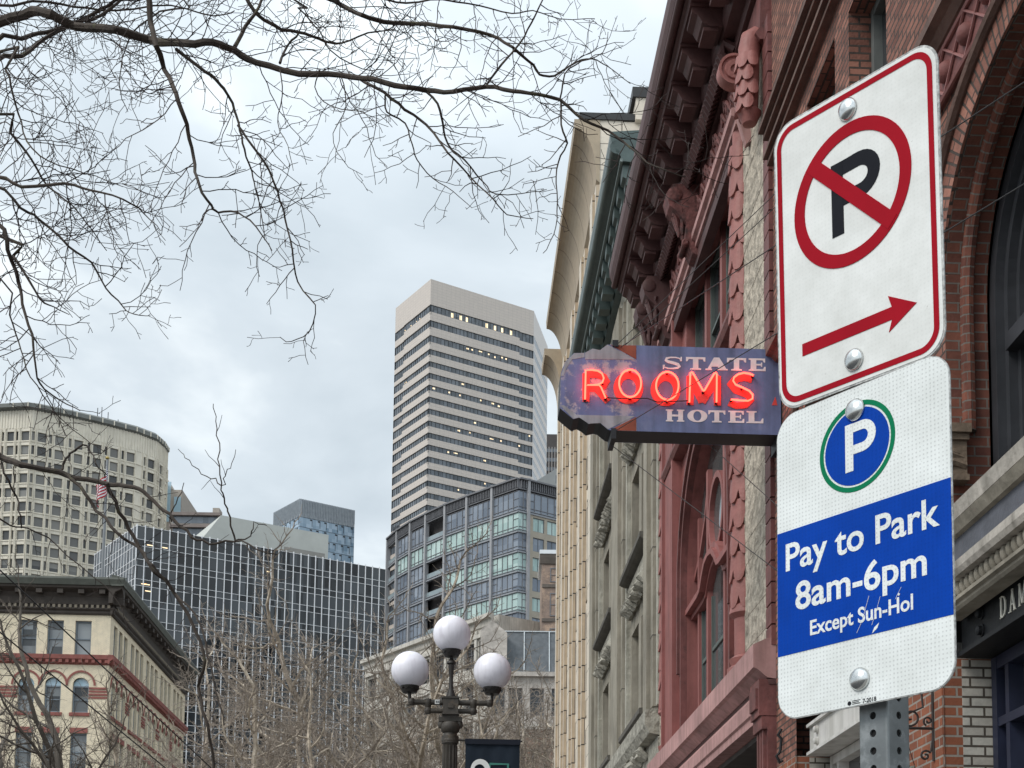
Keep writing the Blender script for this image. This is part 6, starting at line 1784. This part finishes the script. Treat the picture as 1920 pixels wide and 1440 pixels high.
def zigzag(rg, p, d, L_, n, wob, curl, r0, r1):
    """a wandering shoot; curl bends it upward (positive) or down"""
    P = [p.copy()]; Rr = [r0]
    d = d.normalized()
    turn = Vector((rg.gauss(0, 1), rg.gauss(0, .5), rg.gauss(0, 1))) * (wob * .55)
    for k in range(n):
        s = 1 if k % 2 else -1
        if rg.random() < .18: turn = -turn
        d = (d + turn * .5).normalized()
        perp = d.cross(Vector((0, 1, 0))); perp = perp.normalized() if perp.length > 1e-3 else Vector((1, 0, 0))
        d = (d + perp * s * wob * rg.uniform(.4, 1.1) + Vector((rg.gauss(0, wob * .35), rg.gauss(0, wob * .6), rg.gauss(0, wob * .35) + curl / n))).normalized()
        p = p + d * (L_ / n)
        P.append(p.copy()); Rr.append(r0 + (r1 - r0) * (k + 1) / n)
    return P, Rr
def shoots(mb, rg, P, Rr, per_m, Lr, depth, up=0.25, r=0.0026, start=0.0, ang=(35, 75), seg=.06, fl=.25, minr=.0023):
    """side twigs along a polyline, each with its own spurs"""
    tot = sum((b_ - a).length for a, b_ in zip(P[:-1], P[1:]))
    n = max(1, int(tot * per_m))
    for q in range(n):
        t = start + (1 - start) * (q + rg.random()) / n * .999
        x = t * tot; i = 0
        while i < len(P) - 2 and x > (P[i + 1] - P[i]).length: x -= (P[i + 1] - P[i]).length; i += 1
        sg_ = P[i + 1] - P[i]
        if sg_.length < 1e-6: continue
        p0 = P[i] + sg_.normalized() * min(x, sg_.length)
        tg = sg_.normalized()
        side = tg.cross(Vector((0, 1, 0))); side = side.normalized() if side.length > 1e-3 else Vector((1, 0, 0))
        side = (side * rg.choice((-1, 1)) + Vector((0, rg.gauss(0, .55), 0))).normalized()
        a = R(rg.uniform(*ang)); d = tg * math.cos(a) + side * math.sin(a)
        L_ = rg.uniform(*Lr) * (1 - .35 * t)
        ns = max(3, int(L_ / seg))
        rr = min(r, Rr[i] * .75)
        Q, Rq = zigzag(rg, p0, d, L_, ns, fl, up, rr, max(minr, rr * .5))
        mb.tube([tuple(v) for v in Q], Rq, 3, caps=False)
        if depth > 1: shoots(mb, rg, Q, Rq, per_m * 1.15, (Lr[0] * .35, Lr[1] * .42), depth - 1, up, r * .85, .15, ang, seg, fl, minr)
        elif depth == 1: shoots(mb, rg, Q, Rq, 9, (.025, .11), 0, up, r * .7, .1, (40, 80), .03, fl, minr * .9)
def smooth(P, k=3):
    """Catmull-Rom through the points"""
    out = []
    n = len(P)
    for i in range(n - 1):
        p0, p1, p2, p3 = P[max(0, i - 1)], P[i], P[i + 1], P[min(n - 1, i + 2)]
        for j in range(k):
            t = j / k
            out.append(.5 * ((2 * p1) + (p2 - p0) * t + (2 * p0 - 5 * p1 + 4 * p2 - p3) * t * t + (3 * p1 - p0 - 3 * p2 + p3) * t ** 3))
    out.append(P[-1]); return out
def limb(mb, rg, pts, Y0, Y1, r0, r1, pre=(), wig=.003):
    """a surveyed limb: photo points carried at distances from Y0 to Y1; r in photo pixels"""
    n = len(pts)
    P = [Vector(q) for q in pre]
    rr = [r0 * Y0 / FPX * (1.6 - .6 * k / max(1, len(pre))) for k in range(len(pre))]
    for k, (x, y) in enumerate(pts):
        u = k / (n - 1); Y = Y0 + (Y1 - Y0) * u + .12 * math.sin(k * 1.7 + x)
        P.append(at(x, y, Y)); rr.append((r0 + (r1 - r0) * u) * Y / FPX)
    S = smooth(P, 3)
    for k in range(1, len(S) - 1): S[k] = S[k] + Vector((rg.gauss(0, wig), rg.gauss(0, wig), rg.gauss(0, wig)))
    Rr = []
    for k in range(len(S)):
        f = k / 3; i = min(int(f), len(rr) - 1); j = min(i + 1, len(rr) - 1); Rr.append((rr[i] + (rr[j] - rr[i]) * (f - i)) * (1 + rg.uniform(-.05, .07)))
    mb.tube([tuple(v) for v in S], Rr, 8 if r0 > 5 else 6 if r0 > 2.5 else 5)
    return S[len(pre) * 3:], Rr[len(pre) * 3:]

def overhanging_tree():
    rg = random.Random(21)
    bx, by = -5.6, 9.3
    t = thing('overhanging_tree', 'bare dark-barked street tree whose twiggy limbs hang across the top of the view', 'tree', (bx, by, 0.12))
    tk = MB()
    trunk = [Vector((bx, by, .1)), Vector((bx + .05, by, 2.5)), Vector((bx + .15, by - .05, 5.0)), Vector((bx + .3, by, 7.0)), Vector((bx + .7, by + .1, 8.6)), Vector((bx + 1.3, by + .2, 10.0)), Vector((bx + 2.0, by, 11.3))]
    tk.tube([tuple(v) for v in smooth(trunk, 4)], [.24 - .006 * k for k in range(25)], 12)
    part(tk, 'trunk', BARK_NEAR, t)
    F1, F2_, F3 = trunk[3], trunk[4], trunk[5]
    def go(pts, Y0, Y1, r0, r1, pre=(), per=7, Lr=(.2, .75), dep=2, up=.15, start=0.0, r=.0042):
        per *= 1.3; Lr = (Lr[0] * 1.3, Lr[1] * 1.45)
        lm = MB(); S, Rr = limb(lm, rg, pts, Y0, Y1, r0, r1, pre); lo = part(lm, 'limb', BARK_NEAR, t)
        tw = MB(); shoots(tw, rg, S, Rr, per, Lr, dep, up, r, start); part(tw, 'twigs', TWIG_NEAR, t, lo)
    go([(-60, 66), (0, 42), (60, 22), (95, 27), (140, 48), (215, 55), (280, 75), (345, 82), (400, 82), (440, 96), (480, 118), (560, 136), (640, 142), (700, 150), (760, 163), (800, 169), (850, 172), (910, 163), (960, 170), (1010, 178), (1050, 190), (1095, 225), (1140, 246), (1180, 276), (1215, 305), (1250, 322), (1285, 331)], 9.0, 8.8, 9.8, 1.0, (tuple(F1), (-4.6, 9.1, 7.5)), 6, (.2, .6), 2)
    go([(275, -60), (279, -10), (283, 40), (295, 85), (310, 130), (330, 175), (345, 220), (355, 260), (365, 310), (373, 345), (395, 385), (410, 397), (445, 398), (480, 425), (510, 470)], 8.7, 8.3, 6.5, .9, (tuple(F3), (-3.2, 9, 9.4)), 7, (.15, .6), 2, .1)
    go([(330, 92), (375, 128), (405, 150), (425, 175), (440, 205), (450, 245), (460, 280), (472, 320), (480, 355), (490, 400), (496, 450)], 9, 9.3, 3.6, .8, (), 7, (.12, .45), 2, .1)
    go([(446, 235), (475, 275), (505, 320), (520, 360), (535, 410), (548, 470), (558, 530), (590, 572), (580, 620), (545, 640), (525, 632)], 9.1, 9.5, 2.6, .7, (), 6, (.1, .35), 2, .1)
    go([(440, 88), (460, 50), (485, 15), (500, -20)], 9, 9.3, 4.2, 2.5, (), 5, (.15, .5), 2)
    go([(450, -30), (480, 25), (530, 55), (570, 62), (610, 78), (640, 80), (690, 62), (740, 55)], 9.2, 9.6, 4.2, 1.2, (), 8, (.15, .5), 2)
    go([(525, 118), (540, 85), (560, 62)], 9, 9.2, 3.0, 1.8, (), 6, (.1, .3), 1)
    go([(600, -10), (640, 10), (680, 28), (720, 40), (780, 44), (850, 50), (920, 66), (960, 88), (1000, 122), (1010, 140), (1040, 141), (1080, 116), (1110, 110), (1140, 126), (1182, 157)], 9.5, 9.8, 5.0, .7, (tuple(F3), (-2.6, 9.6, 9.0)), 7, (.15, .5), 2)
    go([(913, 158), (940, 120), (965, 95), (990, 55), (1010, 15), (1030, -20)], 8.9, 8.7, 2.4, 1.4, (), 5, (.1, .4), 2)
    go([(795, 168), (820, 195), (830, 230), (840, 270), (870, 300), (905, 340), (930, 365), (1000, 360), (1025, 355)], 9, 9.3, 2.6, .6, (), 6, (.1, .35), 2, .1)
    go([(675, 148), (720, 175), (760, 205), (800, 235), (840, 285), (880, 332), (925, 372), (950, 402), (1000, 410)], 9, 8.6, 3.4, .7, (), 6, (.12, .4), 2, .05)
    go([(722, 180), (725, 210), (760, 230), (772, 270), (782, 300), (810, 335), (850, 360), (885, 390)], 9, 9.2, 2.0, .6, (), 6, (.1, .3), 2, .1)
    go([(1052, 190), (1052, 235), (1062, 268), (1045, 305), (1042, 345), (1045, 395), (1038, 440), (1018, 475)], 8.9, 8.7, 2.2, .7, (), 7, (.08, .25), 1, .1)
    go([(1050, 185), (1060, 140), (1090, 115), (1130, 100), (1140, 60)], 8.9, 9, 1.8, .7, (), 6, (.1, .3), 1)
    go([(1000, 340), (1010, 395), (1004, 440)], 8.9, 9, .9, .5, (), 6, (.05, .15), 1)
    go([(-20, 90), (40, 72), (90, 60), (150, 38), (200, 12), (260, -30)], 9.8, 10.2, 4.5, 3.0, (tuple(F2_), (-4.4, 9.8, 7.4)), 8, (.2, .7), 2)
    go([(-20, 124), (40, 105), (80, 75), (130, 48), (190, 30), (230, -5)], 9.4, 9.7, 4.6, 2.6, (tuple(F1), (-4.3, 9.5, 7.2)), 8, (.2, .7), 2)
    go([(-10, 100), (10, 130), (25, 180), (40, 230), (60, 280), (110, 310), (180, 330), (230, 350)], 8.6, 8.2, 2.6, .7, (tuple(F1),), 8, (.2, .6), 2, .05)
    go([(-20, 330), (40, 350), (120, 345), (170, 357), (230, 372), (270, 400), (300, 432)], 8.3, 8, 3.6, .8, (tuple(F1), (-4.0, 8.4, 6.5)), 8, (.15, .5), 2, .08)
    go([(-20, 215), (20, 250), (60, 300), (90, 350), (135, 385), (160, 415), (200, 470)], 9.0, 9.4, 2.8, .8, (tuple(F1),), 9, (.15, .55), 2, .05)
    go([(-20, 345), (40, 390), (75, 412), (130, 462), (170, 492), (200, 540), (230, 575), (250, 590), (282, 592)], 8.6, 8.8, 3.2, .6, (tuple(F1), (-4.0, 8.7, 6.5)), 8, (.12, .4), 2, .08)
    go([(-15, 410), (15, 470), (35, 530), (42, 570), (60, 630), (65, 680), (75, 720), (110, 750), (150, 770)], 8.4, 8.6, 4.4, .9, (tuple(F1), (-4.0, 8.6, 6.6)), 9, (.12, .45), 2, .02)
    go([(-5, 440), (25, 480), (45, 510), (75, 560), (100, 575), (130, 590)], 8.7, 8.9, 3.6, .8, (tuple(F1),), 8, (.1, .4), 2, .05)
    go([(0, 520), (18, 590), (35, 640), (50, 690), (80, 740), (120, 790), (170, 830), (200, 850)], 8.9, 9.1, 1.8, .6, ((-4.2, 8.8, 6.6),), 7, (.1, .35), 2, .05)
    go([(-20, 8), (60, 2), (140, 12), (220, 20), (320, 10), (400, 30), (440, 20)], 9.8, 10.4, 2.6, 1.0, (tuple(F2_),), 9, (.2, .6), 2)
    go([(330, -20), (300, 20), (250, 60), (230, 110), (225, 170), (240, 210)], 10, 10.2, 2.0, .7, (tuple(F3),), 8, (.15, .45), 2)
    go([(520, -20), (560, 15), (600, 60), (620, 95), (680, 130), (720, 130)], 10.0, 10.3, 2.0, .8, (tuple(F3),), 8, (.15, .45), 2)
    go([(690, -20), (760, 5), (830, 0), (900, 10), (960, 25), (1000, 20), (1050, 35), (1115, 35)], 10, 10.4, 2.2, .7, ((-2.0, 10, 9.6),), 8, (.12, .4), 2)
    go([(600, 130), (590, 165), (620, 200), (680, 210), (700, 240)], 8.9, 8.7, 1.4, .6, (), 7, (.1, .3), 2, .1)
    go([(640, 145), (650, 200), (625, 250), (640, 300), (680, 328)], 9, 9.2, 1.2, .5, (), 6, (.08, .25), 1, .1)
    go([(525, 130), (530, 180), (520, 230), (540, 275), (550, 320)], 8.9, 8.7, 1.3, .6, (), 6, (.1, .28), 1, .1)
overhanging_tree()

def second_tree():
    rg = random.Random(33)
    bx, by = -7.2, 14.0
    t = thing('drooping_tree', 'bare street tree sending one mossy limb down across the lower left', 'tree', (bx, by, 0.12))
    tk = MB(); T = [Vector((bx, by, .1)), Vector((bx, by, 3)), Vector((bx + .1, by, 6)), Vector((bx + .2, by + .1, 9)), Vector((bx + .1, by, 12))]
    tk.tube([tuple(v) for v in smooth(T, 4)], [.22 - .008 * k for k in range(17)], 12); part(tk, 'trunk', BARK_NEAR, t)
    def go(pts, Y0, Y1, r0, r1, pre=(), per=4, Lr=(.2, .7), dep=2, up=.3, start=0.0, r=.0045):
        lm = MB(); S, Rr = limb(lm, rg, pts, Y0, Y1, r0, r1, pre, .01); lo = part(lm, 'limb', BARK_NEAR, t)
        tw = MB(); shoots(tw, rg, S, Rr, per, Lr, dep, up, r, start, (30, 70), .08, .22, .0022); part(tw, 'twigs', TWIG_NEAR, t, lo)
    go([(-40, 838), (0, 857), (40, 872), (110, 888), (190, 905), (240, 912), (270, 922), (300, 950), (330, 976), (360, 1005), (395, 1018), (440, 1014), (480, 1028), (520, 1040)], 14, 13.2, 6.5, 1.0, (tuple(T[2]), (-6.2, 14, 6.7)))
    go([(125, 890), (160, 925), (185, 960), (220, 1000), (258, 1026), (285, 1062), (330, 1112), (368, 1152), (392, 1230), (405, 1300), (420, 1360)], 13.9, 13, 3.6, 1.4, ())
    go([(200, 906), (225, 960), (250, 1005), (290, 1070), (322, 1102), (365, 1180), (385, 1240), (372, 1290), (388, 1360), (400, 1440), (390, 1480)], 13.9, 14.4, 4.0, 2.6, ())
    go([(110, 886), (125, 862), (140, 845), (165, 836), (180, 868), (200, 890)], 14, 13.6, 2.8, 1.0, ())
    go([(442, 1017), (432, 970), (424, 945), (415, 917), (412, 875), (409, 830), (405, 790), (400, 757)], 13.3, 13.3, 2.0, .7, (), 2, (.15, .4), 0, .3)
    go([(414, 910), (395, 895), (370, 880), (350, 860), (334, 842)], 13.3, 13.5, 1.2, .6, (), 1.5, (.1, .3), 0)
    go([(417, 910), (425, 890), (435, 870), (442, 843)], 13.3, 13.2, 1.0, .6, (), 1, (.1, .2), 0)
    go([(2, 865), (15, 900), (30, 930), (38, 970), (40, 990)], 14, 14.3, 2.2, 1.4, (), 4, (.15, .4), 1)
    go([(-20, 960), (20, 985), (50, 990), (90, 1010), (150, 1060), (215, 1120), (240, 1180)], 14.5, 15, 1.8, .8, (), 4, (.2, .5), 2)
    go([(440, 1014), (470, 1005), (478, 980), (500, 985)], 13.3, 13.4, 1.6, .7, (), 3, (.1, .25), 1)
    go([(322, 978), (325, 950), (340, 925), (345, 905)], 13.6, 13.6, 1.5, .7, (), 4, (.1, .3), 1)
second_tree()

def tree_mesh(seed, h, spread, clear=.28, dens=1.0, up=.5, twr=.017):
    """a whole bare tree as two collectors: trunk with limbs, and twigs"""
    rg = random.Random(seed)
    lm, tw = MB(), MB()
    def grow(p, d, L_, r, lev):
        n = max(3, int(L_ / (.5 if lev < 2 else .28)))
        Q, Rq = zigzag(rg, p, d, L_, n, .1 + .07 * lev, up * (.55 if lev < 2 else .45), r, r * (.55 if lev < 3 else .6))
        (lm if lev < 3 else tw).tube([tuple(v) for v in Q], Rq, 8 if lev == 0 else 5 if lev < 2 else 4 if lev < 3 else 3, caps=False)
        if lev >= 5 or L_ < .35: return
        nb = {0: 8, 1: 7, 2: 6, 3: 5, 4: 4}[lev]
        nb = max(2, int(nb * dens * rg.uniform(.8, 1.25)))
        for k in range(nb):
            f = (clear if lev == 0 else .2) + (1 - (clear if lev == 0 else .2)) * (k + rg.random() * .8) / nb
            i = min(len(Q) - 2, int(f * (len(Q) - 1)))
            tg = (Q[i + 1] - Q[i]).normalized()
            az = rg.uniform(0, 2 * math.pi) if lev == 0 else None
            if lev == 0: sd = Vector((math.cos(k * 2.4 + rg.uniform(-.4, .4)), math.sin(k * 2.4 + rg.uniform(-.4, .4)), 0))
            else:
                sd = tg.cross(Vector((rg.gauss(0, 1), rg.gauss(0, 1), rg.gauss(0, 1))))
                sd = sd.normalized() if sd.length > 1e-4 else Vector((1, 0, 0))
            a = R(rg.uniform(38, 80) if lev else rg.uniform(35, 62))
            dd = tg * math.cos(a) + sd * math.sin(a)
            l2 = L_ * (spread if lev == 0 else rg.uniform(.45, .72)) * (1.1 - .45 * f)
            grow(Q[i], dd, l2, max(twr * .55, Rq[i] * (.5 if lev == 0 else .58)), lev + 1)
        grow(Q[-1], (Q[-1] - Q[-2]).normalized(), L_ * .5, Rq[-1] * .95, lev + 1)
    grow(Vector((0, 0, 0)), Vector((rg.uniform(-.05, .05), rg.uniform(-.05, .05), 1)), h * .62, h * .0145, 0)
    return lm, tw
DARK_BARK = M('dark_grey_bark', (0.1, 0.085, 0.07), .9, .35, 4); DARK_TWIG = M('dark_brown_twig', (0.085, 0.068, 0.055), .9, .3, 3)
protos = []
def proto(seed, h, spread, BARK_FAR=BARK_FAR, TWIG_FAR=TWIG_FAR, **k):
    lm, tw = tree_mesh(seed, h, spread, **k)
    a = lm.build('trunk', BARK_FAR).data; b_ = tw.build('crown', TWIG_FAR).data
    for o in [o for o in col.objects if o.data in (a, b_)]: bpy.data.objects.remove(o)
    protos.append((a, b_, h))
for sd, h, sp_ in ((101, 14, .55), (102, 15, .5), (103, 13, .62), (104, 16, .5)): proto(sd, h, sp_, dens=.93)
proto(105, 15, .5, DARK_BARK, DARK_TWIG, dens=.62, twr=.011)
proto(106, 15, .52, dens=.82, twr=.015)
spots = [
    # photo x, distance, height of tip in the photo (y), prototype, label
    (82, 44, 1075, 4, 'slender dark bare tree in front of the cream brick corner building'),
    (355, 60, 1215, 0, 'bare tree at the right edge of the corner building'),
    (455, 52, 1215, 1, 'pale-limbed bare tree before the left part of the black glass block'),
    (530, 66, 1205, 2, 'bare tree before the middle of the black glass block'),
    (600, 58, 1275, 3, 'bare tree before the right part of the black glass block'),
    (690, 70, 1235, 5, 'bare tree left of the lamp, below the left globe'),
    (760, 74, 1085, 5, 'tall bare tree rising between the left and top globes'),
    (800, 62, 1205, 5, 'bare tree directly behind the lamp pole'),
    (905, 68, 1095, 5, 'bare tree rising behind the right globe'),
    (985, 60, 1065, 5, 'tall pale bare tree between the right globe and the cream facade'),
    (1015, 78, 1170, 2, 'bare tree at the foot of the brownstone'),
    (250, 50, 1330, 2, 'low bare tree before the street side of the corner building'),
    (170, 46, 1180, 4, 'thin dark bare tree before the arched windows of the corner building'),
    (410, 80, 1235, 3, 'more distant bare tree between corner building and glass block'),
    (940, 84, 1190, 5, 'bare tree farther back behind the banner'),
    (565, 90, 1270, 0, 'distant bare tree low before the glass block'),
    (-40, 48, 1150, 4, 'bare tree at the left edge of the view'),
    (660, 86, 1300, 2, 'distant bare tree at the foot of the limestone building'),
]
rq = random.Random(9)
for k, (x, Y, yt, pi, lab) in enumerate(spots):
    g = at(x, 1400, Y); tip = at(x, yt, Y).z
    t = thing('bare_tree', lab, 'tree', (g.x, g.y, 0.0), 0.0, 'bare trees along the square')
    a, b_, h = protos[pi]
    s = tip / (h * 1.0)
    t.scale = (s * rq.uniform(.95, 1.15), s * rq.uniform(.95, 1.1), s)
    t.rotation_euler = (0, 0, rq.uniform(0, 6.28))
    for me, nm in ((a, 'trunk'), (b_, 'crown')):
        o = bpy.data.objects.new(nm, me); col.objects.link(o); o.parent = t

# overhead wires at lower left
GW = 'overhead wires at lower left'
cable('overhead_wire', 'straight dark wire slanting down across the corner building, upper of two', at(-330, 760, 13.8), at(620, 1650, 24), .009, 0, GW)
cable('overhead_wire', 'straight dark wire slanting down across the corner building, lower of two', at(-330, 915, 13.8), at(520, 1612, 24), .009, 0, GW)
